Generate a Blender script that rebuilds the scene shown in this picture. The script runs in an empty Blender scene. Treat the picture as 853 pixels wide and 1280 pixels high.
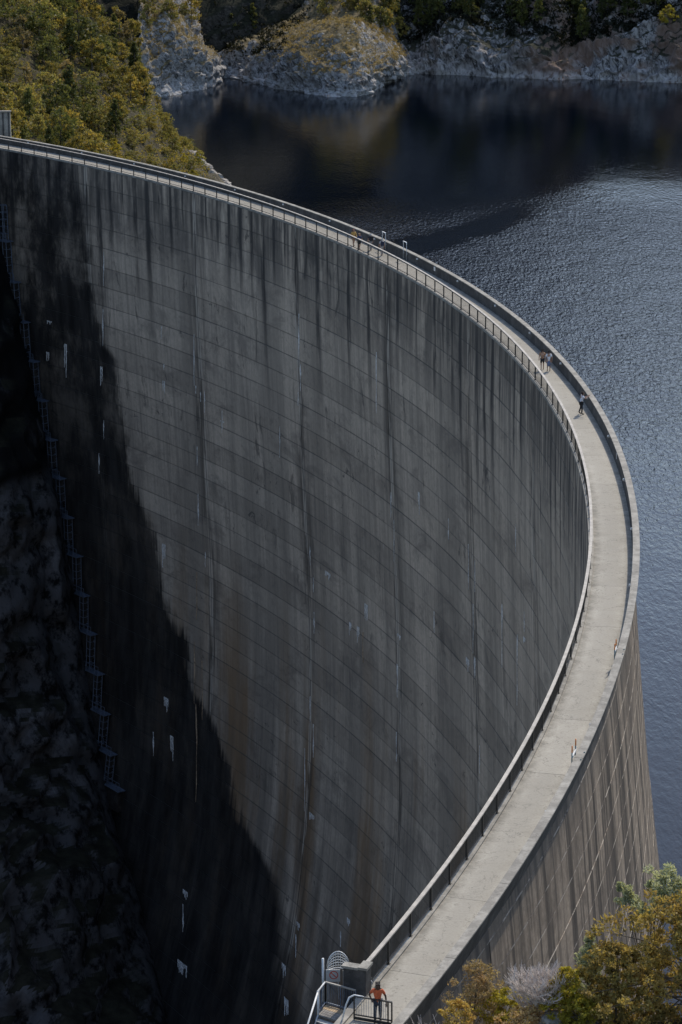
import bpy, math, random
import numpy as np
from mathutils import Vector, Matrix, noise as mnoise
random.seed(7); RNG = np.random.default_rng(7)
SC = bpy.context.scene
COL = SC.collection
rad = math.radians

# ------------------------------------------------------------------ camera
F_PX, PITCH, ROLL, CAM_H = 3370.4, 0.273955, -0.005717, 45.377
cam_data = bpy.data.cameras.new('camera'); cam = bpy.data.objects.new('camera', cam_data); COL.objects.link(cam)
cam_data.sensor_fit = 'VERTICAL'; cam_data.sensor_height = 36.0; cam_data.lens = F_PX / 1280 * 36.0
cam_data.clip_start = 1.0; cam_data.clip_end = 6000
cam.matrix_world = Matrix.Translation((0, 0, CAM_H)) @ Matrix.Rotation(math.pi / 2 - PITCH, 4, 'X') @ Matrix.Rotation(ROLL, 4, 'Z')
SC.camera = cam

# ------------------------------------------------------------------ light
SUN_AZ, SUN_EL = 64.0, 47.0            # azimuth measured from +X towards +Y
world = bpy.data.worlds.new('World'); SC.world = world; world.use_nodes = True
wn = world.node_tree.nodes; wl = world.node_tree.links
sky = wn.new('ShaderNodeTexSky'); sky.sky_type = 'NISHITA'; sky.sun_disc = False
sky.sun_elevation = rad(SUN_EL); sky.sun_rotation = rad(90 - SUN_AZ)
sky.air_density = 1.0; sky.dust_density = 1.0; sky.ozone_density = 1.2
wl.new(sky.outputs[0], wn['Background'].inputs[0]); wn['Background'].inputs[1].default_value = 0.15
sun_data = bpy.data.lights.new('sun', 'SUN'); sun_data.energy = 2.5; sun_data.angle = rad(0.53); sun_data.color = (1.0, 0.925, 0.80)
sun = bpy.data.objects.new('sun', sun_data); COL.objects.link(sun)
sdir = Vector((math.cos(rad(SUN_AZ)) * math.cos(rad(SUN_EL)), math.sin(rad(SUN_AZ)) * math.cos(rad(SUN_EL)), math.sin(rad(SUN_EL))))
sun.rotation_euler = sdir.to_track_quat('Z', 'Y').to_euler(); sun.location = (100, 150, 200)
vs = SC.view_settings; vs.view_transform = 'Standard'; vs.look = 'None'; vs.exposure = 0.45; vs.gamma = 1.0

# ------------------------------------------------------------------ dimensions
CX, CY, R, W, HP = -209.5955, 174.6128, 225.2877, 2.9637, 0.9046
LAKE = -22.0
def udown(d):
    e = d / 1.07
    return 1.07 * (-0.0094 * e + 0.2172 * e * e / 100 - 0.3124 * e ** 3 / 1e4)
def uup(d): return 0.045 * d + 0.0022 * d * d - .30 * math.exp(-max(d, 0) / 4)
def polar(r, t, z):                    # t in degrees
    return (CX + r * math.cos(rad(t)), CY + r * math.sin(rad(t)), z)
def ray(x, y):                         # direction through a point of the 853x1280 photograph
    x -= 426.5; y -= 640
    cr, sr = math.cos(ROLL), math.sin(ROLL)
    x, y = cr * x + sr * y, -sr * x + cr * y
    c, s = math.cos(PITCH), math.sin(PITCH)
    return Vector((x / F_PX, c - y / F_PX * s, -s - y / F_PX * c))
CAMP = Vector((0, 0, CAM_H))
def at_z(x, y, z=0.0):
    d = ray(x, y); return CAMP + d * ((z - CAM_H) / d.z)
def at_y(x, y, Y):
    d = ray(x, y); return CAMP + d * (Y / d.y)
def on_face(x, y):                     # (theta degrees, depth) on the downstream face
    d = ray(x, y); ts = np.linspace(60, 420, 9000)
    P = np.array(CAMP)[None] + ts[:, None] * np.array(d)[None]
    dep = -P[:, 2]; g = np.hypot(P[:, 0] - CX, P[:, 1] - CY) - (R + udown(np.maximum(dep, 0)))
    k = np.where((g[:-1] < 0) & (g[1:] >= 0) & (dep[1:] > 0))[0]
    p = P[k[0]]; return math.degrees(math.atan2(p[1] - CY, p[0] - CX)), -p[2]
def project(P):
    P = np.asarray(P, float) - np.array(CAMP)
    c, s = math.cos(PITCH), math.sin(PITCH)
    Fd = P[..., 1] * c - P[..., 2] * s; U = P[..., 1] * s + P[..., 2] * c
    return 426.5 + F_PX * P[..., 0] / Fd, 640 - F_PX * U / Fd

# ------------------------------------------------------------------ helpers: objects
def props(o, label=None, cat=None, group=None, kind=None):
    if label: o['label'] = label
    if cat: o['category'] = cat
    if group: o['group'] = group
    if kind: o['kind'] = kind
    return o
def empty(name, loc, label, cat, group=None, rz=0.0):
    o = bpy.data.objects.new(name, None); COL.objects.link(o); o.location = loc; o.rotation_euler.z = rz
    o.empty_display_size = 0.3
    return props(o, label, cat, group)
def link_mesh(name, me, mat, parent=None, origin=None):
    if mat and not me.materials: me.materials.append(mat)
    o = bpy.data.objects.new(name, me); COL.objects.link(o)
    if origin is not None: o.location = origin
    if parent: o.parent = parent
    return o
class MB:
    def __init__(s): s.v = []; s.f = []; s.uv = []
    def add(s, vs_, fs, uv=None):
        b = len(s.v); s.v += [tuple(p) for p in vs_]; s.f += [tuple(i + b for i in f) for f in fs]
        s.uv += list(uv) if uv is not None else [(0, 0)] * len(vs_)
    def box(s, c, size, rz=0.0, tilt=None):
        x, y, z = (q / 2 for q in size); m = Matrix.Rotation(rz, 3, 'Z')
        if tilt is not None: m = tilt
        vs_ = [Vector(c) + m @ Vector((a * x, b * y, d * z)) for d in (-1, 1) for a, b in ((-1, -1), (1, -1), (1, 1), (-1, 1))]
        s.add(vs_, [(3, 2, 1, 0), (4, 5, 6, 7), (0, 1, 5, 4), (1, 2, 6, 5), (2, 3, 7, 6), (3, 0, 4, 7)])
    def bar(s, a, b, w, h=None):       # rectangular bar between two points
        a, b = Vector(a), Vector(b); h = h or w; d = (b - a)
        L = d.length
        if L < 1e-6: return
        d /= L; up = Vector((0, 0, 1)) if abs(d.z) < 0.95 else Vector((1, 0, 0))
        sx = d.cross(up).normalized(); sz = sx.cross(d).normalized()
        vs_ = [p + sx * (i * w / 2) + sz * (j * h / 2) for p in (a, b) for i, j in ((-1, -1), (1, -1), (1, 1), (-1, 1))]
        s.add(vs_, [(3, 2, 1, 0), (4, 5, 6, 7), (0, 1, 5, 4), (1, 2, 6, 5), (2, 3, 7, 6), (3, 0, 4, 7)])
    def tube(s, pts, rs, n=8, cap=True):
        pts = [Vector(p) for p in pts]
        if not hasattr(rs, '__len__'): rs = [rs] * len(pts)
        b = len(s.v); up = None
        for i, p in enumerate(pts):
            d = (pts[min(i + 1, len(pts) - 1)] - pts[max(i - 1, 0)])
            d = d.normalized() if d.length > 1e-9 else Vector((0, 0, 1))
            a = d.orthogonal().normalized() if up is None else (up - d * up.dot(d))
            a = a.normalized() if a.length > 1e-6 else d.orthogonal().normalized()
            up = a; c = d.cross(a)
            for k in range(n):
                t = 2 * math.pi * k / n; s.v.append(tuple(p + (a * math.cos(t) + c * math.sin(t)) * rs[i])); s.uv.append((0, 0))
        for i in range(len(pts) - 1):
            for k in range(n):
                k2 = (k + 1) % n; s.f.append((b + i * n + k, b + i * n + k2, b + (i + 1) * n + k2, b + (i + 1) * n + k))
        if cap and n > 2:
            s.f.append(tuple(b + k for k in reversed(range(n)))); s.f.append(tuple(b + (len(pts) - 1) * n + k for k in range(n)))
    def mesh(s, name, smooth=False, origin=None):
        me = bpy.data.meshes.new(name); v = s.v
        if origin is not None: v = [(p[0] - origin[0], p[1] - origin[1], p[2] - origin[2]) for p in v]
        me.from_pydata(v, [], s.f)
        if any(q != (0, 0) for q in s.uv[:64]):
            l = me.uv_layers.new(name='UVMap'); li = np.zeros(len(me.loops), dtype=np.int32); me.loops.foreach_get('vertex_index', li)
            l.data.foreach_set('uv', np.array(s.uv, dtype=np.float32)[li].ravel())
        if smooth: me.polygons.foreach_set('use_smooth', [True] * len(me.polygons))
        me.update(); return me
    def build(s, name, mat, parent=None, smooth=False, world=True):
        """world=True: the coordinates are world ones and the mesh is moved under its parent"""
        org = parent.location if (parent is not None and world) else None
        return link_mesh(name, s.mesh(name, smooth, org), mat, parent)
def np_mesh(name, V, Q):               # quads from arrays
    me = bpy.data.meshes.new(name); n = len(Q)
    me.vertices.add(len(V)); me.vertices.foreach_set('co', V.astype(np.float32).ravel())
    k = Q.shape[1]
    me.loops.add(n * k); me.loops.foreach_set('vertex_index', Q.astype(np.int32).ravel())
    me.polygons.add(n); me.polygons.foreach_set('loop_start', np.arange(n, dtype=np.int32) * k)
    me.update(calc_edges=True); me.validate(); return me

# ------------------------------------------------------------------ helpers: materials
class Nt:
    def __init__(s, name):
        s.m = bpy.data.materials.new(name); s.m.use_nodes = True; s.t = s.m.node_tree; s.n = s.t.nodes
        s.b = s.n['Principled BSDF']
    def L(s, sock, v):
        if hasattr(v, 'is_linked') or hasattr(v, 'links'): s.t.links.new(v, sock)
        elif isinstance(v, (tuple, list)) and len(v) == 3 and sock.type == 'RGBA': sock.default_value = (*v, 1)
        else: sock.default_value = v
    def math(s, op, a, b=0.0, c=None, clamp=False):
        n = s.n.new('ShaderNodeMath'); n.operation = op; n.use_clamp = clamp; s.L(n.inputs[0], a); s.L(n.inputs[1], b)
        if c is not None: s.L(n.inputs[2], c)
        return n.outputs[0]
    def add(s, a, b): return s.math('ADD', a, b)
    def sub(s, a, b): return s.math('SUBTRACT', a, b)
    def mul(s, a, b): return s.math('MULTIPLY', a, b)
    def step(s, v, a, b, lo=0.0, hi=1.0):          # smooth ramp a..b
        n = s.n.new('ShaderNodeMapRange'); n.interpolation_type = 'SMOOTHSTEP'; n.clamp = True
        s.L(n.inputs[0], v); s.L(n.inputs[1], a); s.L(n.inputs[2], b); s.L(n.inputs[3], lo); s.L(n.inputs[4], hi); return n.outputs[0]
    def mix(s, f, a, b, mode='MIX'):
        n = s.n.new('ShaderNodeMix'); n.data_type = 'RGBA'; n.blend_type = mode; s.L(n.inputs[0], f); s.L(n.inputs[6], a); s.L(n.inputs[7], b); return n.outputs[2]
    def vec(s, x, y, z=0.0):
        n = s.n.new('ShaderNodeCombineXYZ'); s.L(n.inputs[0], x); s.L(n.inputs[1], y); s.L(n.inputs[2], z); return n.outputs[0]
    def sep(s, v):
        n = s.n.new('ShaderNodeSeparateXYZ'); s.L(n.inputs[0], v); return n.outputs
    def noise(s, v, scale=1.0, detail=3.0, rough=0.55, dist=0.0):
        n = s.n.new('ShaderNodeTexNoise'); s.L(n.inputs['Vector'], v); n.inputs['Scale'].default_value = scale
        n.inputs['Detail'].default_value = detail; n.inputs['Roughness'].default_value = rough; n.inputs['Distortion'].default_value = dist
        return n.outputs[0]
    def voro(s, v, scale=1.0, feature='F1', out=0, rnd=1.0):
        n = s.n.new('ShaderNodeTexVoronoi'); n.feature = feature; s.L(n.inputs['Vector'], v); n.inputs['Scale'].default_value = scale
        n.inputs['Randomness'].default_value = rnd; return n.outputs[out]
    def uv(s):
        n = s.n.new('ShaderNodeUVMap'); n.uv_map = 'UVMap'; return n.outputs[0]
    def pos(s): return s.n.new('ShaderNodeNewGeometry').outputs['Position']
    def nor(s): return s.n.new('ShaderNodeNewGeometry').outputs['True Normal']
    def smooth_nor(s): return s.n.new('ShaderNodeNewGeometry').outputs['Normal']
    def island(s): return s.n.new('ShaderNodeNewGeometry').outputs['Random Per Island']
    def obj(s): return s.n.new('ShaderNodeTexCoord').outputs['Object']
    def orand(s): return s.n.new('ShaderNodeObjectInfo').outputs['Random']
    def bump(s, h, strength=0.3, dist=0.1):
        n = s.n.new('ShaderNodeBump'); s.L(n.inputs['Height'], h); n.inputs['Strength'].default_value = 1.0
        s.L(n.inputs['Strength'], strength); n.inputs['Distance'].default_value = dist; s.t.links.new(n.outputs[0], s.b.inputs['Normal'])
    def out(s, col, rough=0.85, metal=0.0, spec=None):
        s.L(s.b.inputs['Base Color'], col); s.L(s.b.inputs['Roughness'], rough); s.L(s.b.inputs['Metallic'], metal)
        if spec is not None: s.b.inputs['Specular IOR Level'].default_value = spec
        return s.m
def flat_mat(name, col, rough=0.6, metal=0.0, var=0.25, scale=6.0):
    t = Nt(name); n = t.noise(t.obj(), scale, 4)
    c = t.mix(t.step(n, 0.3, 0.7), tuple(q * (1 - var) for q in col), tuple(min(1, q * (1 + var)) for q in col))
    return t.out(c, rough, metal)

# ---- concrete of the downstream face: UV = (arc length in m, depth in m)
POST = 0.6897                                       # degrees between railing posts
SHADE_EDGE = [(0, 37.6), (3.9, 36.9), (12, 36.6), (20.7, 36.2), (22.5, 35.3), (28.6, 35.2), (35.9, 34.7), (40.9, 33.8), (48.6, 33.4), (53.2, 32.4), (58.2, 31.6),
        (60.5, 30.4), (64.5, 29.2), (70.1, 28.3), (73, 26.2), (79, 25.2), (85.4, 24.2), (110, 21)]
LIFT = 2.3
def face_material():
    t = Nt('weathered_dam_concrete'); u, v, _ = t.sep(t.uv())
    def N(su, sv, seed, det=4, rough=.6, dist=0.0): return t.noise(t.vec(t.mul(u, su), t.mul(v, sv), seed), 1, det, rough, dist)
    grain = t.noise(t.vec(u, v, 2.0), 2.2, 5, .65)
    c = t.mix(t.step(N(.05, .05, 0, 5), .3, .7), (.47, .40, .33), (.56, .485, .405))
    c = t.mix(t.step(N(.16, .012, 4, 4, .6), .42, .62, 0, .6), c, (.24, .212, .18))          # broad vertical bands
    lv = t.math('FLOOR', t.math('DIVIDE', v, LIFT))
    c = t.mix(t.step(N(.02, 0, 17, 2) if False else t.noise(t.vec(t.mul(u, .02), t.mul(lv, .73), 17), 1, 2), .42, .62, 0, .22), c, (.20, .18, .16))   # pour to pour
    c = t.mix(t.step(N(1.1, .045, 0), .47, .74, 0, .6), c, (.17, .152, .135))                # vertical streaks
    c = t.mix(t.step(N(1.1, .045, 0), .44, .22, 0, .4), c, (.62, .55, .47))
    c = t.mix(t.step(N(3.0, .12, 8, 3), .5, .72, 0, .4), c, (.16, .145, .13))
    c = t.mix(t.step(N(.13, .22, 61, 6, .72, .5), .50, .68, 0, .6), c, (.17, .15, .132))     # mottling
    c = t.mix(t.step(N(.4, .5, 63, 5, .7, .3), .55, .7, 0, .4), c, (.15, .138, .125))
    c = t.mix(t.step(grain, .38, .66, 0, .25), c, (.2, .18, .16))
    # broken scabby patches
    c = t.mix(t.mul(t.step(N(.7, .9, 71, 6, .75, .8), .60, .64), t.step(N(.07, .1, 73, 2), .5, .62, 0, .8)), c, (.09, .085, .08))
    c = t.mix(1.0, c, t.vec(*(t.add(t.mul(t.orand(), .24), .84),) * 3), 'MULTIPLY')
    # rust-brown wash low on the wall
    br = t.mul(t.step(N(.12, .014, 9, 4), .46, .62), t.step(v, 34, 60))
    c = t.mix(t.mul(br, .75), c, (.25, .15, .07))
    # dark streaky tone that gets denser towards the foot
    c = t.mix(t.mul(t.step(v, 36, 92, 0, .8), t.step(N(.35, .06, 81, 5, .65), .3, .6)), c, (.075, .066, .056))
    # dark runs below every railing post
    ph = t.math('FRACT', t.math('DIVIDE', t.add(t.sub(u, R * rad(32.06 - 0.3449)), 0.35), R * rad(POST)))
    wob = t.mul(t.sub(N(.3, .25, 7, 3), .5), .6)
    du = t.math('ABSOLUTE', t.add(t.mul(t.sub(ph, .5), R * rad(POST)), wob))
    cell = t.math('FLOOR', t.math('DIVIDE', t.add(t.sub(u, R * rad(32.06 - 0.3449)), 0.35), R * rad(POST)))
    wn_ = t.n.new('ShaderNodeTexWhiteNoise'); wn_.noise_dimensions = '1D'; t.L(wn_.inputs['W'], cell); rnd = wn_.outputs[0]
    wid = t.add(.25, t.mul(rnd, .6))
    ln = t.add(6, t.mul(t.math('POWER', rnd, 2.0), 20))
    run = t.mul(t.step(du, wid, t.mul(wid, .25)), t.step(v, ln, t.mul(ln, .25)))
    run = t.mul(run, t.step(N(2.2, .18, 3), .3, .54))
    c = t.mix(t.mul(run, .92), c, (.03, .029, .03))
    # general dark weathering in the top metres
    top = t.mul(t.step(v, 13, 0.5), t.step(N(.8, .1, 5), .34, .6))
    c = t.mix(t.mul(top, .8), c, (.05, .048, .048))
    # ragged black seeps and pale bloom along the cantilever joints
    jn = t.math('FRACT', t.math('DIVIDE', t.sub(u, R * rad(-.4)), R * rad(6.2)))
    jd = t.mul(t.add(t.mul(t.math('ABSOLUTE', t.sub(jn, .5)), -1), .5), R * rad(6.2))
    seep = t.mul(t.step(jd, 2.6, .2), t.step(N(.8, .05, 13, 5, .65), .46, .6))
    c = t.mix(t.mul(seep, .75), c, (.06, .054, .048))
    c = t.mix(t.mul(t.step(jd, .5, .12), t.step(N(.5, .12, 15, 4), .45, .56, 0, .75)), c, (.55, .5, .44))
    c = t.mix(t.mul(t.step(jd, .10, .03), .8), c, (.05, .045, .04))
    blk = t.mul(t.step(N(.35, .10, 21, 6, .75, .6), .58, .66), t.step(v, 70, 8))
    c = t.mix(t.mul(blk, .72), c, (.05, .048, .046))
    # dirt in the lift joints, fading in and out
    lf = t.math('ABSOLUTE', t.sub(t.math('FRACT', t.add(t.math('DIVIDE', v, LIFT), .5)), .5))
    ld = t.mul(t.step(t.add(t.mul(lf, LIFT), t.mul(N(1.5, 1, 2, 3), .22)), .26, .08), t.step(N(.10, .5, 51, 3), .36, .6, .05, .45))
    c = t.mix(ld, c, (.10, .09, .08))
    # short lime bleeding out of some lift joints
    fv = t.math('FRACT', t.math('DIVIDE', v, LIFT))
    lime = t.mul(t.step(fv, .5, .04), t.step(t.noise(t.vec(t.mul(u, 1.6), t.mul(lv, 3.1), 91), 1, 4, .7), .66, .72))
    c = t.mix(t.mul(lime, .5), c, (.62, .58, .53))
    c = t.mix(1.0, c, (1.19, 1.10, .99), 'MULTIPLY')
    # shadowed left part of the wall, its darkness painted into the concrete colour
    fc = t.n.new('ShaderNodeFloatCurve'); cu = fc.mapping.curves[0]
    cu.points[0].location = (0, SHADE_EDGE[0][1] / 50); cu.points[1].location = (1, SHADE_EDGE[-1][1] / 50)
    for d, a in SHADE_EDGE[1:-1]: cu.points.new(d / 110, a / 50)
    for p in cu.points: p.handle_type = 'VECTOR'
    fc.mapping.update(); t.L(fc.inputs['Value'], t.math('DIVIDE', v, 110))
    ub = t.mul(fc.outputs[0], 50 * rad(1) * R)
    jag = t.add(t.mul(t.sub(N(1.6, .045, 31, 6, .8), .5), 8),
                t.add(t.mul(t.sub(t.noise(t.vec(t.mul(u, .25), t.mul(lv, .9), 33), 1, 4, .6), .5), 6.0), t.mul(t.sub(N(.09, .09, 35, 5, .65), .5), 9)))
    shade_mask = t.step(t.add(t.sub(u, ub), jag), t.sub(-.9, t.mul(t.step(v, 64, 88), 9)), 2.0)
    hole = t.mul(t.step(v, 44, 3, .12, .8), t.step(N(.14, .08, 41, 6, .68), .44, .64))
    shade_mask = t.mul(shade_mask, t.sub(1, hole))
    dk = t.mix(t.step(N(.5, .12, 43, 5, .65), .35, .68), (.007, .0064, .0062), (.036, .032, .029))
    c = t.mix(t.mul(shade_mask, .97), c, dk)
    t.bump(t.add(t.mul(grain, .5), t.mul(N(1.1, .045, 0), .5)), .4, .06)
    return t.out(c, .85, 0, .25)
def up_material():
    t = Nt('upstream_dam_concrete'); u, v, _ = t.sep(t.uv())
    streak = t.noise(t.vec(t.mul(u, .75), t.mul(v, .035)), 1, 4, .6)
    fine = t.noise(t.vec(t.mul(u, 3.5), t.mul(v, .3), 3), 1, 4, .6)
    grain = t.noise(t.vec(u, v, 2.0), 3, 5, .65)
    c = t.mix(t.step(grain, .3, .7), (.235, .18, .13), (.34, .27, .205))
    c = t.mix(t.step(fine, .42, .7, 0, .6), c, (.16, .125, .095))
    c = t.mix(t.step(streak, .45, .62, 0, .93), c, (.030, .024, .020))
    fine2 = t.noise(t.vec(t.mul(u, 1.7), t.mul(v, .05), 12), 1, 4, .6)
    c = t.mix(t.step(fine2, .50, .66, 0, .8), c, (.05, .04, .033))
    c = t.mix(t.step(t.noise(t.vec(t.mul(u, .2), t.mul(v, .16), 22), 1, 6, .7, .6), .46, .64, 0, .7), c, (.085, .066, .052))
    c = t.mix(t.step(v, 3.2, .4, 0, .75), c, (.075, .068, .062))
    lf = t.math('ABSOLUTE', t.sub(t.math('FRACT', t.add(t.math('DIVIDE', v, 1.6), .5)), .5))
    ln = t.mul(t.step(t.mul(lf, 1.6), .06, .03), t.step(t.noise(t.vec(t.mul(u, .9), t.mul(v, .9), 6), 1, 4, .7), .46, .56))
    c = t.mix(t.mul(ln, .65), c, (.40, .35, .29))
    t.bump(t.add(grain, fine), .4, .04)
    return t.out(c, .85, 0, .3)
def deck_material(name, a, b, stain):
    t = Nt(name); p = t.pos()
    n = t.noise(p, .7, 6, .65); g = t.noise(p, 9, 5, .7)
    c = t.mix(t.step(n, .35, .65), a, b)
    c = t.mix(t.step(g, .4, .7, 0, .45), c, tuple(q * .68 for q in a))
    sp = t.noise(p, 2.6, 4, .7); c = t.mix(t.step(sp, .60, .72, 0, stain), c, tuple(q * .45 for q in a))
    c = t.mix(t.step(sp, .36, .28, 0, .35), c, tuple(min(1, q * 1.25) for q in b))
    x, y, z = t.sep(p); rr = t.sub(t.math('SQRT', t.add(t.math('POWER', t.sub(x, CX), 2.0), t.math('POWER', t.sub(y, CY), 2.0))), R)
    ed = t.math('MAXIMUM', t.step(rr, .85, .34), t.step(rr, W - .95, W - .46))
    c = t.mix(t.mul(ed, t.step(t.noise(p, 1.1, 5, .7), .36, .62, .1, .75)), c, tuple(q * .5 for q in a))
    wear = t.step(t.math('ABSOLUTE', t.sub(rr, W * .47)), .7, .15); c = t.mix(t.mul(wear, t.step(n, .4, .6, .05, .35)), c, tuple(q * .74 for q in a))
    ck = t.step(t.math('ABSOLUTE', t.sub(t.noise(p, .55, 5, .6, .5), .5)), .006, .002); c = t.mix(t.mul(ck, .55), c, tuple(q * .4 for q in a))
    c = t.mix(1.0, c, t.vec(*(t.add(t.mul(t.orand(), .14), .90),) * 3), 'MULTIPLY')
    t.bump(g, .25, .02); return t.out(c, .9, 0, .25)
M = {}
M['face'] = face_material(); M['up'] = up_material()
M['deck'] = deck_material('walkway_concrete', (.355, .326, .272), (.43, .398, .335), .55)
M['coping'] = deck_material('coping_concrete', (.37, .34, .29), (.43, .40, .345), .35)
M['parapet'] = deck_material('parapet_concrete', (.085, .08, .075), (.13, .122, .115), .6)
M['footing'] = deck_material('stained_footing_concrete', (.05, .042, .036), (.095, .08, .068), .7)
M['core'] = flat_mat('joint_dirt', (.13, .12, .105), .95)
M['rail_dark'] = flat_mat('dark_painted_steel', (.045, .042, .038), .5, .3)
M['rail_top'] = flat_mat('weathered_handrail', (.36, .32, .27), .6, .0, .2, 2)
M['galv'] = flat_mat('galvanised_steel', (.46, .46, .45), .5, .25, .2, 3)
M['galv_blue'] = flat_mat('dull_blue_steel', (.15, .175, .22), .6, .3)
M['white'] = flat_mat('glint_white', (.72, .71, .68), .5, 0, .1)
M['orange'] = flat_mat('orange_paint', (.70, .22, .05), .5)
M['teal'] = flat_mat('teal_paint', (.05, .13, .15), .5)
M['timber'] = flat_mat('pale_timber', (.46, .33, .20), .8, 0, .25, 3)
M['timber_grey'] = flat_mat('grey_timber', (.26, .235, .205), .85, 0, .3, 3)
M['red'] = flat_mat('red_paint', (.55, .10, .07), .5)
M['board'] = flat_mat('sign_board', (.50, .49, .46), .5, 0, .06)
M['calcite'] = flat_mat('calcite_crust', (.74, .71, .66), .9, 0, .3, 5)
M['calcite_brown'] = flat_mat('rusty_calcite_crust', (.42, .29, .18), .9, 0, .4, 3)

# ------------------------------------------------------------------ terrain helpers
def fbm(p, o=5, lac=2.1, g=.52):
    s, a = 0.0, 1.0
    for _ in range(o):
        s += a * mnoise.noise(p); p = p * lac; a *= g
    return s
def rock_disp(p, k=1.0):
    x, y, z = p[0] * k, p[1] * k, p[2] * k
    w = fbm(Vector((x * .11, y * .11, z * .11)), 4)
    a = (x * .62 + z * .55 + y * .3) * .22 + w * 1.1 + .35 * mnoise.noise(Vector((x * .5, y * .5, z * .5)))
    b = (-x * .45 + z * .8) * .47 + w * .8 + .3 * mnoise.noise(Vector((x * .7, y * .7, z * .7 + 5)))
    fa = a - math.floor(a); fb = b - math.floor(b)
    big = 1 - abs(fbm(Vector((x * .06, y * .06, z * .045 + 9)), 3)) * 1.7
    return (fa if fa < .8 else (1 - fa) * 4) * .9 + (fb if fb < .75 else (1 - fb) * 3) * .45 + big * 1.1 - 1.2 + .25 * mnoise.noise(Vector((x * 1.3, y * 1.3, z * 1.3)))
def rock_material(name, light, mid, dark, veg=(.09, .075, .03), veg_on=(.45, .75), zring=-15.0, warm=None, zs=(2.2, .3), gs=1.0, patch=False):
    t = Nt(name); p = t.pos()
    if gs != 1.0:
        q_ = t.n.new('ShaderNodeVectorMath'); q_.operation = 'SCALE'; t.t.links.new(p, q_.inputs[0]); q_.inputs[3].default_value = gs; p = q_.outputs[0]
    x, y, z = t.sep(p); nz = t.sep(t.nor())[2]
    big = t.noise(p, .16, 6, .65); sm = t.noise(t.vec(x, y, t.mul(z, zs[0])), 1.1, 6, .7)
    wv = t.noise(t.vec(t.add(x, t.mul(z, .7 if zs[0] > 1 else .25)), y, t.mul(z, zs[1])), .9, 5, .7, 1.0)
    cr = t.math('ABSOLUTE', t.sub(t.noise(t.vec(t.add(t.mul(x, .8), t.mul(z, .5)), t.mul(y, .8), t.mul(z, .35)), .55, 5, .65, .8), .5))
    c = t.mix(t.step(sm, .32, .62), mid, light)
    c = t.mix(t.step(wv, .5, .68, 0, .8), c, dark)
    c = t.mix(t.step(cr, .035, .0, 0, .9), c, tuple(q * .5 for q in dark))
    c = t.mix(t.step(big, .52, .66, 0, .7), c, mid)
    if patch: c = t.mix(t.step(t.noise(p, .15, 6, .7), .64, .52), c, dark)
    if warm: c = t.mix(t.mul(t.step(t.noise(p, .09, 4), .44, .56, 0, .8), t.step(x, 34, 46)), c, warm)
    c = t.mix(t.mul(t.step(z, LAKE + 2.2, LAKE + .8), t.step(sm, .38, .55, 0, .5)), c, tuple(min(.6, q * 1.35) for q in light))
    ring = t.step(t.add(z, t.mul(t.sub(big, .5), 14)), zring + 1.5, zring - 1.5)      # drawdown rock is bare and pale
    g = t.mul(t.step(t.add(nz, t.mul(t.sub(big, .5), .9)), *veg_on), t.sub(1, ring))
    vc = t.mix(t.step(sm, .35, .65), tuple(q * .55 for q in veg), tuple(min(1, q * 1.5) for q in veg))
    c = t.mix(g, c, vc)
    t.bump(t.add(t.mul(sm, .6), t.mul(wv, .6)), .7, .35)
    return t.out(c, .9, 0, .2)
def loft(name, rows, nu, nv, amp, mat, k=1.0, label_kind='structure', edge=True, sub=None):
    """a surface through rows of control points (all rows the same length), roughened into rock"""
    A = np.array(rows, float)                       # nrow, ncol, 3
    def interp(a, n):                               # Catmull-Rom along axis 0
        m = len(a); out = []
        for i in np.linspace(0, m - 1, n):
            j = min(int(i), m - 2); f = i - j
            p0, p1, p2, p3 = a[max(j - 1, 0)], a[j], a[j + 1], a[min(j + 2, m - 1)]
            out.append(.5 * ((2 * p1) + (-p0 + p2) * f + (2 * p0 - 5 * p1 + 4 * p2 - p3) * f * f + (-p0 + 3 * p1 - 3 * p2 + p3) * f ** 3))
        return np.array(out)
    B = interp(A, nv); B = np.transpose(interp(np.transpose(B, (1, 0, 2)), nu), (1, 0, 2))
    du = np.gradient(B, axis=1); dv = np.gradient(B, axis=0); N = np.cross(du, dv); N /= np.linalg.norm(N, axis=2, keepdims=True) + 1e-9
    D = np.zeros(B.shape[:2])
    for i in range(nv):
        for j in range(nu): D[i, j] = rock_disp(B[i, j], k)
    if np.ndim(amp): amp = np.interp(np.linspace(0, 1, nv), np.linspace(0, 1, len(amp)), amp)[:, None]
    B = B + N * (D * amp)[..., None]
    idx = np.arange(nu * nv).reshape(nv, nu)
    Q = np.stack([idx[:-1, :-1], idx[:-1, 1:], idx[1:, 1:], idx[1:, :-1]], -1).reshape(-1, 4)
    me = np_mesh(name, B.reshape(-1, 3), Q); o = link_mesh(name, me, mat); props(o, kind=label_kind)
    return o, B
M['cliff'] = rock_material('pale_quartzite', (.40, .38, .36), (.17, .155, .14), (.035, .033, .03), veg=(.13, .10, .05), zring=-18.0, veg_on=(.42, .7))
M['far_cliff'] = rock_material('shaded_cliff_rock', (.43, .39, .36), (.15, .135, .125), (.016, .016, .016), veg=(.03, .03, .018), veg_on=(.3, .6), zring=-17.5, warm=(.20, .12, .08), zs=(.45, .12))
M['brown_cliff'] = rock_material('brown_cliff_rock', (.26, .20, .155), (.16, .11, .08), (.035, .03, .028), veg=(.035, .03, .018), veg_on=(.5, .8), zring=-21)
M['gorge'] = rock_material('dark_gorge_rock', (.13, .12, .116), (.030, .026, .024), (.0065, .006, .0055), veg=(.022, .02, .012), veg_on=(.5, .8), zring=-300, gs=.55, patch=True, zs=(.8, .25))  # near-black rock broken by paler patches
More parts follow.
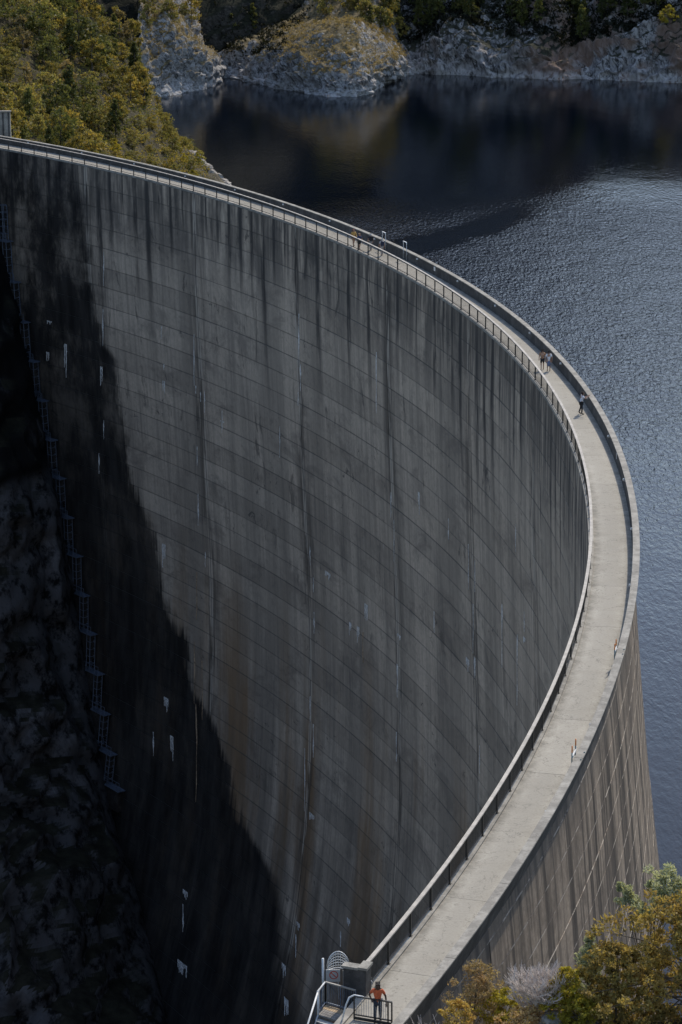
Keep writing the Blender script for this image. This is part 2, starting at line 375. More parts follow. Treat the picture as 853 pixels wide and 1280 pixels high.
M['dark_ground'] = rock_material('shade_dark_ground', (.07, .062, .05), (.03, .027, .02), (.012, .011, .009), veg=(.02, .02, .011), veg_on=(.2, .5), zring=-20.5)  # soil tone with the deep shade of the far hill put into it
M['soil'] = rock_material('hillside_ground', (.13, .11, .075), (.05, .04, .022), (.02, .017, .011), veg=(.04, .032, .013), veg_on=(.2, .5), zring=-19.0)

# ------------------------------------------------------------------ lake
def water_material():
    t = Nt('lake_water'); p = t.pos(); x, y, z = t.sep(p)
    # wind pattern: calm far water, rippled near water, one calm slick
    lim = t.add(425, t.mul(t.sub(t.noise(t.vec(t.mul(x, .012), t.mul(y, .012)), 1, 3), .5), 60))
    lim = t.sub(lim, t.mul(t.step(x, 45, 10), 12))
    wind = t.step(y, t.add(lim, 18), t.sub(lim, 30))
    off = t.math('ABSOLUTE', t.sub(t.sub(y, t.mul(x, 1.55)), t.add(362, t.mul(t.sub(t.noise(t.vec(t.mul(x, .05), t.mul(y, .05), 2), 1, 3), .5), 16))))
    off = t.add(off, t.mul(t.sub(t.noise(t.vec(t.mul(x, .25), t.mul(y, .25), 14), 1, 4, .7), .5), 9))
    slick = t.mul(t.step(off, 13, 3), t.mul(t.step(x, 36, 24), t.step(x, -4, 8)))
    wind = t.mul(wind, t.sub(1, t.mul(slick, .95)))
    wind = t.mul(wind, t.add(.10, t.mul(t.step(t.add(y, t.mul(t.sub(t.noise(t.vec(t.mul(x, .02), t.mul(y, .02), 8), 1, 3), .5), 60)), 150, 330), .90)))
    w1 = t.noise(t.vec(x, t.mul(y, .36)), 2.1, 3, .62, .3); w2 = t.noise(t.vec(x, t.mul(y, .5), 4), .3, 3, .5)
    h = t.add(t.mul(w1, .6), t.mul(w2, .7))
    t.bump(h, t.add(.06, t.mul(wind, .42)), .8)
    patch = t.noise(t.vec(t.mul(x, .03), t.mul(y, .02), 5), 1, 3)
    rough = t.add(.05, t.mul(wind, .07))
    t.b.inputs['IOR'].default_value = 1.333; t.b.inputs['Specular IOR Level'].default_value = .26; t.b.inputs['Specular Tint'].default_value = (.56, .72, 1.0, 1)
    return t.out((.0003, .0016, .0055), rough)
M['water'] = water_material()
def build_lake():
    v, f = [], []
    rs = [R + W - .5, R + W + 40, R + W + 120, R + W + 300, R + W + 700]; ts = list(np.linspace(-40, 80, 61))
    for r in rs:
        for t in ts: v.append(polar(r, t, LAKE))
    n = len(ts)
    for i in range(len(rs) - 1):
        for j in range(n - 1): f.append((i * n + j, (i + 1) * n + j, (i + 1) * n + j + 1, i * n + j + 1))
    b = MB(); b.add(v, f); o = b.build('lake', M['water']); props(o, kind='structure')
build_lake()

# ------------------------------------------------------------------ the far shore
def rowpts(pts, dy, base):
    return [at_y(x, y, b.y + dy) for (x, y), b in zip(pts, base)]
def shore(pts): return [at_z(x, y, LAKE) for x, y in pts]
h1 = shore([(170, 128), (190, 123), (210, 121), (236, 117), (258, 112), (271, 104), (277, 96)])
rows = [[p + Vector((0, 0, -3)) for p in h1], [p + Vector((0, .3, .2)) for p in h1],
        rowpts([(170, 92), (190, 90), (210, 88), (236, 84), (256, 82), (269, 84), (278, 88)], 3, h1),
        rowpts([(172, 55), (190, 55), (208, 48), (230, 50), (248, 58), (264, 70), (280, 78)], 8, h1),
        rowpts([(175, 15), (190, 12), (207, 8), (224, 14), (238, 28), (256, 52), (282, 66)], 17, h1),
        rowpts([(175, -60), (190, -60), (210, -60), (232, -50), (255, -20), (282, 20), (300, 40)], 45, h1)]
headland1, G1 = loft('headland', rows, 150, 150, [1.0, 1.2, 1.9, 1.6, 1.0, .7], M['cliff'], .8)
h2 = shore([(258, 94), (285, 97), (320, 104), (360, 113), (400, 120.5), (440, 121.5), (466, 116), (480, 105), (508, 95), (530, 92)])
rows = [[p + Vector((0, 0, -3)) for p in h2], [p + Vector((0, .3, .2)) for p in h2],
        rowpts([(258, 82), (285, 84), (320, 88), (360, 92), (396, 98), (440, 102), (470, 97), (490, 92), (510, 88), (530, 88)], 3, h2),
        rowpts([(258, 62), (290, 62), (330, 60), (362, 62), (395, 82), (440, 84), (476, 80), (496, 72), (510, 74), (530, 80)], 7.5, h2),
        rowpts([(258, 25), (300, 38), (340, 40), (372, 38), (410, 32), (440, 30), (470, 42), (490, 50), (508, 60), (535, 70)], 20, h2),
        rowpts([(258, -15), (300, 8), (350, 18), (400, 15), (440, 15), (464, 22), (482, 30), (500, 38), (520, 48), (540, 60)], 34, h2),
        rowpts([(258, -140), (300, -110), (350, -90), (400, -80), (440, -75), (470, -60), (500, -45), (525, -30), (540, -10), (550, 20)], 75, h2)]
headland2, G2 = loft('headland', rows, 260, 190, [1.2, 1.4, 2.2, 1.6, .7, .6, .6], M['cliff'], .8)
h3 = shore([(470, 92), (520, 92), (560, 94), (600, 96), (650, 98), (700, 101), (720, 99.5), (760, 101), (800, 102), (853, 104), (940, 107), (1080, 112)])
def h3row(ys, dy): return rowpts([(x, y) for x, y in zip((470, 520, 560, 600, 650, 700, 720, 760, 800, 853, 940, 1080), ys)], dy, h3)
rows = [[p + Vector((0, 0, -3)) for p in h3], [p + Vector((0, .3, .2)) for p in h3],
        h3row((80, 74, 66, 64, 66, 70, 82, 80, 76, 72, 60, 60), 2.2), h3row((66, 58, 42, 42, 50, 58, 66, 58, 48, 40, 30, 30), 6),
        h3row((40, 38, 22, 20, 24, 34, 46, 25, 10, 5, 0, 0), 13), h3row((-10, -20, -40, -50, -50, -45, -40, -60, -60, -50, -50, -60), 26),
        h3row((-330, -330, -330, -320, -290, -230, -170, -130, -120, -130, -150, -170), 70),
        h3row((-800, -800, -780, -720, -600, -420, -280, -200, -180, -190, -230, -260), 190)]
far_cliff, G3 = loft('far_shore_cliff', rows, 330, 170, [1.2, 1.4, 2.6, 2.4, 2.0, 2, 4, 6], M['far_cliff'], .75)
# hill joining the headlands behind, closing the left side of the lake
rows = [[Vector((x, y, -26)) for x, y in ((-160, 520), (-90, 560), (-45, 585), (0, 610), (40, 640))],
        [Vector((x, y, z)) for x, y, z in ((-170, 530, 6), (-95, 575, 4), (-50, 600, 2), (0, 625, 0), (40, 655, 0))],
        [Vector((x, y, z)) for x, y, z in ((-200, 600, 50), (-110, 640, 42), (-60, 660, 36), (0, 680, 32), (50, 700, 30))],
        [Vector((x, y, z)) for x, y, z in ((-240, 760, 170), (-140, 780, 160), (-60, 790, 150), (0, 800, 140), (60, 820, 60))]]
back_hill, G4 = loft('far_hill', rows, 240, 150, [1, 1.2, 2, 3], M['dark_ground'], .4)

# ------------------------------------------------------------------ left hillside (height field)
CP = []
for x, y, Y, dz in [(290, 232, 432, -1), (250, 192, 440, -1.5), (225, 165, 446, -2), (200, 130, 452, -2.5), (185, 95, 458, -2.5), (172, 20, 470, -3),
                    (180, 205, 405, -2), (100, 182, 378, -2), (0, 166, 352, -2), (120, 80, 430, -3), (40, 60, 420, -3), (0, 0, 432, -3), (100, 0, 455, -3), (230, 215, 415, -1.5)]:
    p = at_y(x, y, Y); CP.append((p.x, p.y, p.z + dz))
CP += [(-30, 480, -27), (-24, 460, -30), (-12, 440, -29), (-8, 415, -29), (-18, 400, -22), (-26, 500, -36), (-44, 518, -27), (-32, 512, -36), (-37, 522, -34), (-60, 540, -2), (-90, 430, 12), (-90, 380, 6),
       (-60, 345, 0), (-50, 335, -6), (-30, 370, -19), (-20, 378, -26), (-120, 500, 40), (-120, 400, 26), (-80, 345, 4), (-40, 350, -14), (0, 470, -32), (-10, 520, -32), (-75, 480, 12), (-50, 500, -3), (-36, 500, -30), (-34, 470, -8), (-31, 492, -34), (-40, 492, -18), (-34, 484, -22), (-110, 335, 12)]
CP = np.array(CP)
def _rbf():
    P = CP[:, :2]; D = np.linalg.norm(P[:, None] - P[None], axis=2); A = np.block([[D + 1e-6 * np.eye(len(P)), np.c_[P, np.ones(len(P))]], [np.r_[P.T, np.ones((1, len(P)))], np.zeros((3, 3))]])
    return np.linalg.solve(A, np.r_[CP[:, 2], np.zeros(3)])
RB = _rbf()
def hz(X, Y):
    X = np.asarray(X, float); Y = np.asarray(Y, float)
    D = np.hypot(X[..., None] - CP[:, 0], Y[..., None] - CP[:, 1])
    return D @ RB[:-3] + RB[-3] * X + RB[-2] * Y + RB[-1]
def left_hill():
    xs = np.arange(-125, 2, 1.1); ys = np.arange(322, 545, 1.3); X, Y = np.meshgrid(xs, ys); Z = hz(X, Y)
    for i in range(Z.shape[0]):
        for j in range(Z.shape[1]):
            p = Vector((X[i, j], Y[i, j], Z[i, j]))
            near = max(0.0, min(1.0, (-14 - Z[i, j]) / 6))        # rougher rock towards the waterline
            Z[i, j] += fbm(p * .09, 4) * .9 + near * rock_disp((p.x * 1.6, p.y * 1.6, 0), 1.1) * 1.6
    rr = np.hypot(X - CX, Y - CY)
    V = np.stack([X, Y, Z], -1)
    ok = rr > R + W + 1.0                                          # stays on the lake side of the dam
    idx = np.arange(X.size).reshape(X.shape)
    Q = np.stack([idx[:-1, :-1], idx[:-1, 1:], idx[1:, 1:], idx[1:, :-1]], -1)
    keep = (ok[:-1, :-1] & ok[:-1, 1:] & ok[1:, 1:] & ok[1:, :-1])
    o = link_mesh('hillside', np_mesh('hillside', V.reshape(-1, 3), Q[keep]), M['soil']); props(o, kind='structure')
left_hill()

# ------------------------------------------------------------------ the dam
dam = empty('arch_dam', polar(R, 10, 0), 'tall curved grey concrete arch dam with a walkway along its crest, holding back the lake', 'dam')
DO = dam.location
BLOCK = [49.2, 43.0, 36.62, 30.75, 24.4, 18.35, 12.05, 5.8, -.4, -6.6, -12.8]
def dam_core():
    b = MB(); ts = np.linspace(-27, 50, 155); ds = [0.12] + list(np.arange(2, 122, 4.0)); n = len(ts); inset = .12
    vs_, fs = [], []
    for d in ds:
        for t in ts: vs_.append(polar(R + udown(d) + inset, t, -d))
    m = len(ds)
    for i in range(m - 1):
        for j in range(n - 1): fs.append((i * n + j, i * n + j + 1, (i + 1) * n + j + 1, (i + 1) * n + j))
    o = len(vs_); du = [0.12] + list(np.arange(2, 50, 2.0))
    for d in du:
        for t in ts: vs_.append(polar(R + W - .12 + uup(d) - .16, t, -d))
    for i in range(len(du) - 1):
        for j in range(n - 1): fs.append((o + i * n + j, o + (i + 1) * n + j, o + (i + 1) * n + j + 1, o + i * n + j + 1))
    for j in range(n - 1): fs.append((j, o + j, o + j + 1, j + 1))
    for j in (0, n - 1):
        for i in range(min(m, len(du)) - 1):
            a = (i * n + j, (i + 1) * n + j, o + (i + 1) * n + j, o + i * n + j)
            fs.append(a if j else a[::-1])
    b.add(vs_, fs); b.build('concrete_core', M['core'], dam)
dam_core()
def panel(t0, t1, d0, d1, rfun, inward, lip=.05, rec=.022, nseg=9):
    """one cast block of the face between two lift joints: edges chamfered back into the joints"""
    b = MB(); ar = math.degrees(lip / R); out = random.uniform(-.012, .012); tw = [random.uniform(-.012, .012) for _ in range(2)]
    ts = [t0 + ar * .35, t0 + ar] + list(np.linspace(t0, t1, nseg + 1)[1:-1]) + [t1 - ar, t1 - ar * .35]; nt = len(ts)
    ds = [d0 + lip * .35, d0 + lip, (d0 + d1) / 2, d1 - lip, d1 - lip * .35]; vs_, uv, fs = [], [], []
    for i, d in enumerate(ds):
        for j, t in enumerate(ts):
            e = i in (0, 4) or j in (0, nt - 1)
            r = rfun(d) + inward * ((rec if e else 0) + out + tw[0] * (d - d0) / (d1 - d0) + tw[1] * (j / nt))
            vs_.append(polar(r, t, -d)); uv.append((R * rad(t), d))
    for i in range(4):
        for j in range(nt - 1):
            a = (i * nt + j, i * nt + j + 1, (i + 1) * nt + j + 1, (i + 1) * nt + j)
            fs.append(a if inward > 0 else a[::-1])
    b.add(vs_, fs, uv); return b
def downstream():
    rest = MB(); cnt = 0
    for k in range(43):
        d0, d1 = LIFT * k, LIFT * k + LIFT
        if k == 0: d0 = .16
        for a, c in zip(BLOCK[:-1], BLOCK[1:]):
            rf = lambda d: R + udown(d)
            low = {5.8: 29, -.4: 15, -6.6: 5, 12.05: 38}.get(a, 60)
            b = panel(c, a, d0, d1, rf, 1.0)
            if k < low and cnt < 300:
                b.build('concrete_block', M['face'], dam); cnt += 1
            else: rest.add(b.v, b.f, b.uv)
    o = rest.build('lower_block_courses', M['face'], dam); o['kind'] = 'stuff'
downstream()
def upstream():
    rest = MB(); cnt = 0
    bl = [5.8, -.4, -6.6, -12.8, -19.0, -25.2]
    for k in range(0, 20):
        d0, d1 = .95 + 1.6 * (k - 1), .95 + 1.6 * k
        if k == 0: d0 = .40
        for a, c in zip(bl[:-1], bl[1:]):
            b = panel(c, a, d0, d1, lambda d: R + W - .15 + uup(d), -1.0, .03, .03, 12)
            b.uv = [(u_, v_ + .65) for u_, v_ in b.uv]
            b.build('upstream_block', M['up'], dam)
    for k in range(0, 16):
        for a, c in zip((18.2, 12.0), (12.0, 5.8)):
            b = panel(c, a, .4 if k == 0 else .95 + 1.6 * (k - 1), .95 + 1.6 * k, lambda d: R + W - .15 + uup(d), -1.0, .05, .05, 12)
            rest.add(b.v, b.f, b.uv)
    o = rest.build('far_upstream_courses', M['up'], dam); o['kind'] = 'stuff'
upstream()
SEG = 1.8725; SEG0 = -24.19 - 2 * SEG
def arc_prism(prof, t0, t1, n, gap=.012):
    """sweep a closed (r, z) profile from angle t0 to t1"""
    b = MB(); g = math.degrees(gap / R); ts = np.linspace(t0 + g, t1 - g, n + 1); m = len(prof); vs_, fs = [], []
    for t in ts:
        for r, z in prof: vs_.append(polar(r, t, z))
    for i in range(n):
        for k in range(m):
            k2 = (k + 1) % m; fs.append((i * m + k, (i + 1) * m + k, (i + 1) * m + k2, i * m + k2))
    fs.append(tuple(range(m))); fs.append(tuple(n * m + k for k in reversed(range(m)))); b.add(vs_, fs); return b
nseg_total = 41
for i in range(nseg_total):
    t0, t1 = SEG0 + i * SEG, SEG0 + (i + 1) * SEG; e = random.uniform(-.004, .004)
    arc_prism([(R + .30, -.11), (R + W - .40, -.11), (R + W - .40, e), (R + .30, e)], t0, t1, 6, .008).build('deck_slab', M['deck'], dam)
    arc_prism([(R - .03, -.14), (R + .295, -.14), (R + .295, .07 + e), (R - .03, .07 + e)], t0, t1, 6, .010).build('kerb_stone', M['coping'], dam)
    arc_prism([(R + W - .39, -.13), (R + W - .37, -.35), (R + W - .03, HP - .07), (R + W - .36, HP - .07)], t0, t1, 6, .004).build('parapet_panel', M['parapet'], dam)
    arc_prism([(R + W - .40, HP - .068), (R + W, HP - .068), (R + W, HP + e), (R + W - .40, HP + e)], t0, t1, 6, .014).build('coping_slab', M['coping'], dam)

# calcite crusts that bled out of the joints
def calcite():
    L = [(130, 315, 357, 3, 0), (129, 386, 432, 4, 0), (127, 458, 490, 7, 0), (130, 525, 549, 3, 0), (124, 566, 592, 4, 0), (82, 430, 472, 7, 0), (60, 440, 470, 8, 0), (205, 476, 494, 7, 0), (202, 408, 424, 2, 0),
         (243, 418, 482, 3, 0), (245, 482, 492, 4, 0), (251, 490, 502, 3, 0), (256, 488, 516, 3, 0), (247, 558, 582, 3, 0), (248, 617, 657, 4, 0), (205, 680, 714, 9, 0), (257, 690, 709, 3, 0), (246, 715, 775, 3, 1),
         (278, 513, 541, 2, 0), (278, 526, 530, 10, 0), (374, 392, 457, 4, 0), (376, 455, 489, 4, 0), (373, 490, 507, 3, 0), (350, 533, 572, 2, 0), (471, 440, 517, 4, 0), (524, 615, 647, 6, 0), (489, 615, 647, 3, 0),
         (493, 650, 702, 2, 0), (561, 648, 674, 3, 0), (586, 680, 737, 3, 0), (592, 755, 817, 3, 0), (388, 683, 707, 4, 0), (392, 722, 740, 3, 0), (393, 765, 792, 4, 0), (410, 715, 728, 16, 0), (458, 755, 776, 10, 0),
         (438, 778, 800, 7, 0), (448, 783, 817, 8, 0), (454, 790, 828, 4, 1), (543, 764, 791, 4, 0), (499, 793, 801, 12, 0), (497, 830, 872, 5, 0), (496, 915, 952, 4, 0), (388, 870, 902, 4, 0), (392, 905, 947, 4, 0),
         (381, 935, 1014, 3, 0), (390, 1017, 1028, 15, 0), (585, 823, 843, 12, 0), (594, 822, 850, 7, 0), (628, 755, 835, 5, 0), (647, 793, 882, 4, 0), (656, 797, 812, 10, 0), (656, 765, 790, 3, 0), (600, 932, 967, 3, 0),
         (245, 880, 1002, 4, 1), (243, 802, 880, 5, 1), (253, 826, 900, 3, 1), (215, 920, 952, 9, 0), (208, 872, 892, 12, 0), (192, 915, 945, 5, 0), (232, 1113, 1126, 14, 0), (229, 1130, 1165, 5, 0), (228, 1203, 1219, 26, 0),
         (373, 1153, 1164, 10, 0), (370, 1168, 1197, 4, 0), (355, 1205, 1226, 12, 0), (358, 1248, 1275, 13, 0), (426, 1164, 1184, 4, 0), (436, 1148, 1158, 10, 0), (62, 401, 407, 12, 0), (205, 455, 462, 3, 0), (645, 655, 690, 3, 0), (594, 700, 740, 2, 0)]
    for x, y0, y1, w, brown in L:
        try: (ta, da), (tb, db) = on_face(x, y0), on_face(x, y1)
        except IndexError: continue
        px = 1 / (F_PX / 250); wm = w * px * 1.25; b = MB(); n = 1 if w < 6 else int(w / 3)
        for q in range(n):
            off = (q - (n - 1) / 2) * wm / n; ln = 1.0 if n == 1 else random.uniform(.3, 1.0); ww = wm / n * (1.0 if n == 1 else .95)
            steps = 9; vs_, fs = [], []
            for s in range(steps + 1):
                f = s / steps; d = da + (db - da) * f * ln; t = ta + (tb - ta) * f * ln
                prof = (1 - f) ** .45 if n > 1 else (.55 + .45 * math.sin(f * 9 + x)) * (1 - f ** 6)
                hw = max(.025, ww * .5 * prof * random.uniform(.55, 1.1)); sh = random.uniform(-.05, .05)
                for sgn, r in ((-1, .06), (-.6, -.045), (.6, -.045), (1, .06)):
                    vs_.append(polar(R + udown(d) + r, t + math.degrees((off + sh + sgn * hw) / R), -d))
            for s in range(steps):
                for k in range(3): fs.append((s * 4 + k, s * 4 + k + 1, s * 4 + k + 5, s * 4 + k + 4))
            b.add(vs_, fs)
        b.build('calcite_streak', M['calcite_brown' if brown else 'calcite'], dam)
calcite()

# ------------------------------------------------------------------ crest railing
rail = empty('guard_railing', polar(R + .13, 10, .07), 'long dark steel guard railing with pale handrail on the gorge side of the crest', 'railing')
T_END = -21.0
posts = [32.06 - POST * k for k in range(-24, 81) if 32.06 - POST * k > T_END + .2] + [T_END]
RH = 1.18
proto = None
for t in posts:
    p = polar(R + .12, t, .07)
    if proto is None:
        b = MB(); b.box((0, 0, (RH - .12) / 2), (.09, .07, RH - .12)); b.box((0, 0, .01), (.16, .16, .02))
        proto = link_mesh('post', b.mesh('post'), M['rail_dark'], rail)
        q = proto
    else:
        q = proto.copy(); COL.objects.link(q); q.parent = rail
    q.location = Vector(p) - rail.location; q.rotation_euler.z = rad(t)
for t0, t1 in zip(posts[:-1], posts[1:]):
    a, c = polar(R + .12, t0, 0), polar(R + .12, t1, 0)
    b = MB()
    for s in range(2):
        f0, f1 = s / 2, (s + 1) / 2; pa, pb = polar(R + .12, t0 + (t1 - t0) * f0, RH), polar(R + .12, t0 + (t1 - t0) * f1, RH); b.bar(pa, pb, .17, .06)
    b.build('handrail', M['rail_top'], rail)
    b = MB(); b.bar((a[0], a[1], .20), (c[0], c[1], .20), .04, .05); b.bar((a[0], a[1], RH - .10), (c[0], c[1], RH - .10), .04, .04); b.build('rail_bar', M['rail_dark'], rail)
def balusters():
    ts = np.arange(posts[-1], posts[0], math.degrees(.125 / R)); b0 = MB(); b0.box((0, 0, 0), (.018, .018, RH - .32)); me = b0.mesh('baluster'); me.materials.append(M['rail_dark'])
    rest = MB()
    for i, t in enumerate(ts):
        p = polar(R + .12, t, .20 + (RH - .32) / 2)
        if i < 300:
            o = bpy.data.objects.new('baluster', me); COL.objects.link(o); o.parent = rail; o.location = Vector(p) - rail.location; o.rotation_euler.z = rad(t)
        else: rest.box(p, (.008, .008, RH - .32), rad(t))
    o = rest.build('far_balusters', M['rail_dark'], rail); o['kind'] = 'stuff'
balusters()

# ------------------------------------------------------------------ lamps and small fittings on the parapet
lamp0 = None
for k in range(-2, 22):
    t = 38.0 - 2.8637 * k
    if lamp0 is None:
        lamp0 = empty('bulkhead_lamp', (0, 0, 0), 'small round white bulkhead lamp on the inner face of the parapet', 'lamp', 'lamps spaced along the inner parapet face')
        b = MB(); b.box((0, 0, 0), (.05, .22, .16)); link_mesh('back_plate', b.mesh('back_plate'), M['galv'], lamp0)
        b = MB(); b.tube([(-.025, 0, 0), (-.07, 0, 0), (-.11, 0, 0), (-.12, 0, 0)], [.085, .085, .06, .01], 12); link_mesh('lens', b.mesh('lens', True), M['white'], lamp0)
        q = lamp0
    else:
        q = lamp0.copy(); COL.objects.link(q)
        for ch in lamp0.children:
            c = ch.copy(); COL.objects.link(c); c.parent = q
    q.location = polar(R + W - .40 + .005, t, HP - .22); q.rotation_euler.z = rad(t)
for x, y, wd, ht, lab in ((546, 338, .42, .36, 'small white plate fixed to the parapet beyond the far ladder rails'), (773, 573, .16, .4, 'narrow pale plate on the parapet near the bend of the walkway')):
    p = at_z(x, y, .45); t = math.degrees(math.atan2(p.y - CY, p.x - CX)); e = empty('wall_plate', polar(R + W - .41, t, .42), lab, 'sign', rz=rad(t))
    b = MB(); b.box((0, 0, ht / 2), (.02, wd, ht)); link_mesh('plate', b.mesh('plate'), M['white'], e)
    b = MB(); b.box((-.013, 0, ht / 2), (.006, wd * .7, ht * .12)); link_mesh('print_line', b.mesh('print_line'), M['galv'], e)
def ladder_rail(x, y, lab, tips, frame, wid=.85, h=1.75):
    p = at_z(x, y, 0.0); t = math.degrees(math.atan2(p.y - CY, p.x - CX))
    e = empty('ladder_handrail', polar(R + W - .47, t, 0), lab, 'ladder rail', 'ladder rails over the parapet', rad(t))
    for s in (-1, 1):
        b = MB(); b.tube([(0, s * wid / 2, 0), (0, s * wid / 2, h - .32)], .028, 8); link_mesh('upright', b.mesh('upright', True), frame, e)
        b = MB(); b.tube([(0, s * wid / 2, h - .32), (0, s * wid / 2, h)], .032, 8); link_mesh('upright_tip', b.mesh('upright_tip', True), tips, e)
        b = MB(); b.bar((0, s * wid / 2, .6), (.44, s * wid / 2, HP + .04), .04); link_mesh('bracket', b.mesh('bracket'), frame, e)
    if tips is not M['orange']:
        b = MB(); b.bar((0, -wid / 2, h), (0, wid / 2, h), .09, .05); link_mesh('top_bar', b.mesh('top_bar'), tips, e)
    else:
        b = MB(); b.bar((.02, -wid / 2, HP + .12), (.02, wid / 2, HP + .12), .06, .10); link_mesh('cross_plate', b.mesh('cross_plate'), M['galv'], e)
ladder_rail(489, 312.5, 'left one of two pale square-topped ladder rails over the parapet behind the four walkers', M['white'], M['galv'])  # white tops on both far rails are sun glint put into the colour
ladder_rail(514.5, 325, 'right one of two pale square-topped ladder rails over the parapet behind the four walkers', M['white'], M['galv'])
ladder_rail(762.5, 835, 'orange-tipped ladder rail half hidden behind the parapet where its shadow ends', M['orange'], M['teal'], .75, 1.45)
ladder_rail(711, 967, 'pair of orange-tipped teal ladder uprights on the lit part of the parapet', M['orange'], M['teal'], .95, 1.55)

# ------------------------------------------------------------------ gorge wall and ladders on the left
CONTACT = [(-30, 170), (0, 290), (10, 320), (33, 420), (58, 540), (80, 650), (100, 750), (118, 860), (134, 960), (150, 1040), (172, 1110), (196, 1200), (216, 1280), (240, 1400)]
def gorge():
    rows = []
    for off, dx in ((-1.0, -3), (1.5, -11), (4.0, -32), (7, -66), (10, -112), (13, -180), (16, -270), (24, -600), (40, -1200)):
        r = []
        for x, y in CONTACT:
            try: tt, dd = on_face(max(x, 2), max(y, 290))
            except IndexError: tt, dd = 42, 8
            base = polar(R + udown(dd), tt, -dd); Y = base[1]
            r.append(at_y(x + dx, y, Y - off - max(0, -dx) * .02))
        rows.append(r)
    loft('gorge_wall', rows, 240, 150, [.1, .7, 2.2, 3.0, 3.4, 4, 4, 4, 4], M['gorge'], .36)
gorge()
def near_gorge():
    xs = np.linspace(-420, 24, 60); ys = np.linspace(10, 250, 60); X, Y = np.meshgrid(xs, ys)
    Z = -112 + np.maximum(0, 232 - Y) * .70 - np.maximum(0, Y - 232) * .0
    Z = Z + np.maximum(0, 60 - Y) * .1
    for i in range(60):
        for j in range(60): Z[i, j] += fbm(Vector((X[i, j], Y[i, j], 0)) * .05, 4) * 4 - 2
    ok = np.hypot(X - CX, Y - CY) < R + 3
    idx = np.arange(X.size).reshape(X.shape); Q = np.stack([idx[:-1, :-1], idx[:-1, 1:], idx[1:, 1:], idx[1:, :-1]], -1); keep = ok[:-1, :-1] & ok[:-1, 1:] & ok[1:, 1:] & ok[1:, :-1]
    o = link_mesh('gorge_slope', np_mesh('gorge_slope', np.stack([X, Y, Z], -1).reshape(-1, 3), Q[keep]), M['soil']); props(o, kind='structure')
near_gorge()
lad = empty('access_ladder', polar(R - 1, 40, -20), 'chain of dull blue steel ladders and landings stepping down the left foot of the dam', 'ladder')
def ladders():
    pts = [(-4, 255), (7, 300), (17, 351), (29, 401), (41, 450), (52, 499), (63, 548), (74, 596), (84, 645), (95, 693), (104, 742), (113, 790), (122, 840), (130, 890), (138, 940), (148, 985)]
    for (x0, y0), (x1, y1) in zip(pts[:-1], pts[1:]):
        try: (ta, da), (tb, db) = on_face(max(x0, 2) + 5, max(y0, 230)), on_face(max(x1, 2) + 5, y1)
        except IndexError: continue
        def P(t, d, s, o): return polar(R + udown(d) - o, t - math.degrees(s / R), -d)      # s along the wall to the right
        b = MB()
        for s in (0, .75):
            for o in (.35, 1.05): b.bar(P(ta, da, s, o), P(ta, db, s, o), .07)
        n = 5
        for k in range(n + 1):
            d = da + (db - da) * k / n
            for o in (.35, 1.05): b.bar(P(ta, d, 0, o), P(ta, d, .75, o), .05)
            for s in (0, .75): b.bar(P(ta, d, s, .35), P(ta, d, s, 1.05), .05)
        b.build('ladder_cage', M['galv_blue'], lad)
        b = MB()
        for k in range(14):
            d = da + (db - da) * (k + .5) / 14; b.bar(P(ta, d, .15, .3), P(ta, d, .6, .3), .03)
        b.build('ladder_rungs', M['galv_blue'], lad)['kind'] = 'stuff'
        ln = .2 + (ta - tb) * rad(1) * R
        b = MB(); h1 = random.uniform(2.4, 3.6); rr = [P(ta, db + .1, -1.3, -.4), P(ta, db + .1, ln + .2, -.4), P(ta, db + .1, ln + .2, 1.0), P(ta, db + .1, -1.3, 1.0)]
        b.add(rr + [(q_[0], q_[1], q_[2] - h1) for q_ in rr], [(0, 1, 2, 3), (7, 6, 5, 4), (0, 3, 7, 4), (1, 0, 4, 5), (2, 1, 5, 6), (3, 2, 6, 7)]); b.build('footing_block', M['footing'], lad)
        b = MB(); d = db
        q = [P(ta, d, -.9, .1), P(ta, d, ln + .75, .1), P(ta, d, ln + .75, 1.15), P(ta, d, -.9, 1.15)]
        b.add(q + [(p[0], p[1], p[2] - .08) for p in q], [(0, 1, 2, 3), (7, 6, 5, 4), (0, 3, 7, 4), (1, 0, 4, 5), (2, 1, 5, 6), (3, 2, 6, 7)])
        b.build('landing', M['galv_blue'], lad)
        b = MB()
        for s in (-.9, 0, ln, ln + .75): b.bar(P(ta, d, s, 1.12), P(ta, d - 1.05, s, 1.12), .05)
        for h in (.55, 1.05):
            b.bar(P(ta, d - h, -.9, 1.12), P(ta, d - h, ln + .75, 1.12), .045)
        b.build('landing_rail', M['galv_blue'], lad)
ladders()

# ------------------------------------------------------------------ vegetation
def foliage_material(name, cols, dark):
    t = Nt(name); isl = t.island(); n = t.noise(t.obj(), 1.1, 3); r = t.orand()
    c = t.mix(t.step(isl, .15, .85), cols[0], cols[1]); c = t.mix(t.step(n, .45, .62, 0, .8), c, cols[2])
    c = t.mix(t.step(isl, .82, .9, 0, .8), c, dark)
    c = t.mix(1.0, c, t.vec(t.add(.68, t.mul(r, .85)), t.add(.70, t.mul(r, .72)), t.add(.72, t.mul(r, .5))), 'MULTIPLY')
    m = t.out(c, .6, 0, .25)
    tr = t.n.new('ShaderNodeBsdfTranslucent'); t.L(tr.inputs[0], t.mix(1.0, c, (1.0, .95, .6), 'MULTIPLY'))
    mx = t.n.new('ShaderNodeMixShader'); mx.inputs[0].default_value = .48
    o = [q for q in t.n if q.type == 'OUTPUT_MATERIAL'][0]
    t.t.links.new(t.b.outputs[0], mx.inputs[1]); t.t.links.new(tr.outputs[0], mx.inputs[2]); t.t.links.new(mx.outputs[0], o.inputs[0])
    return m
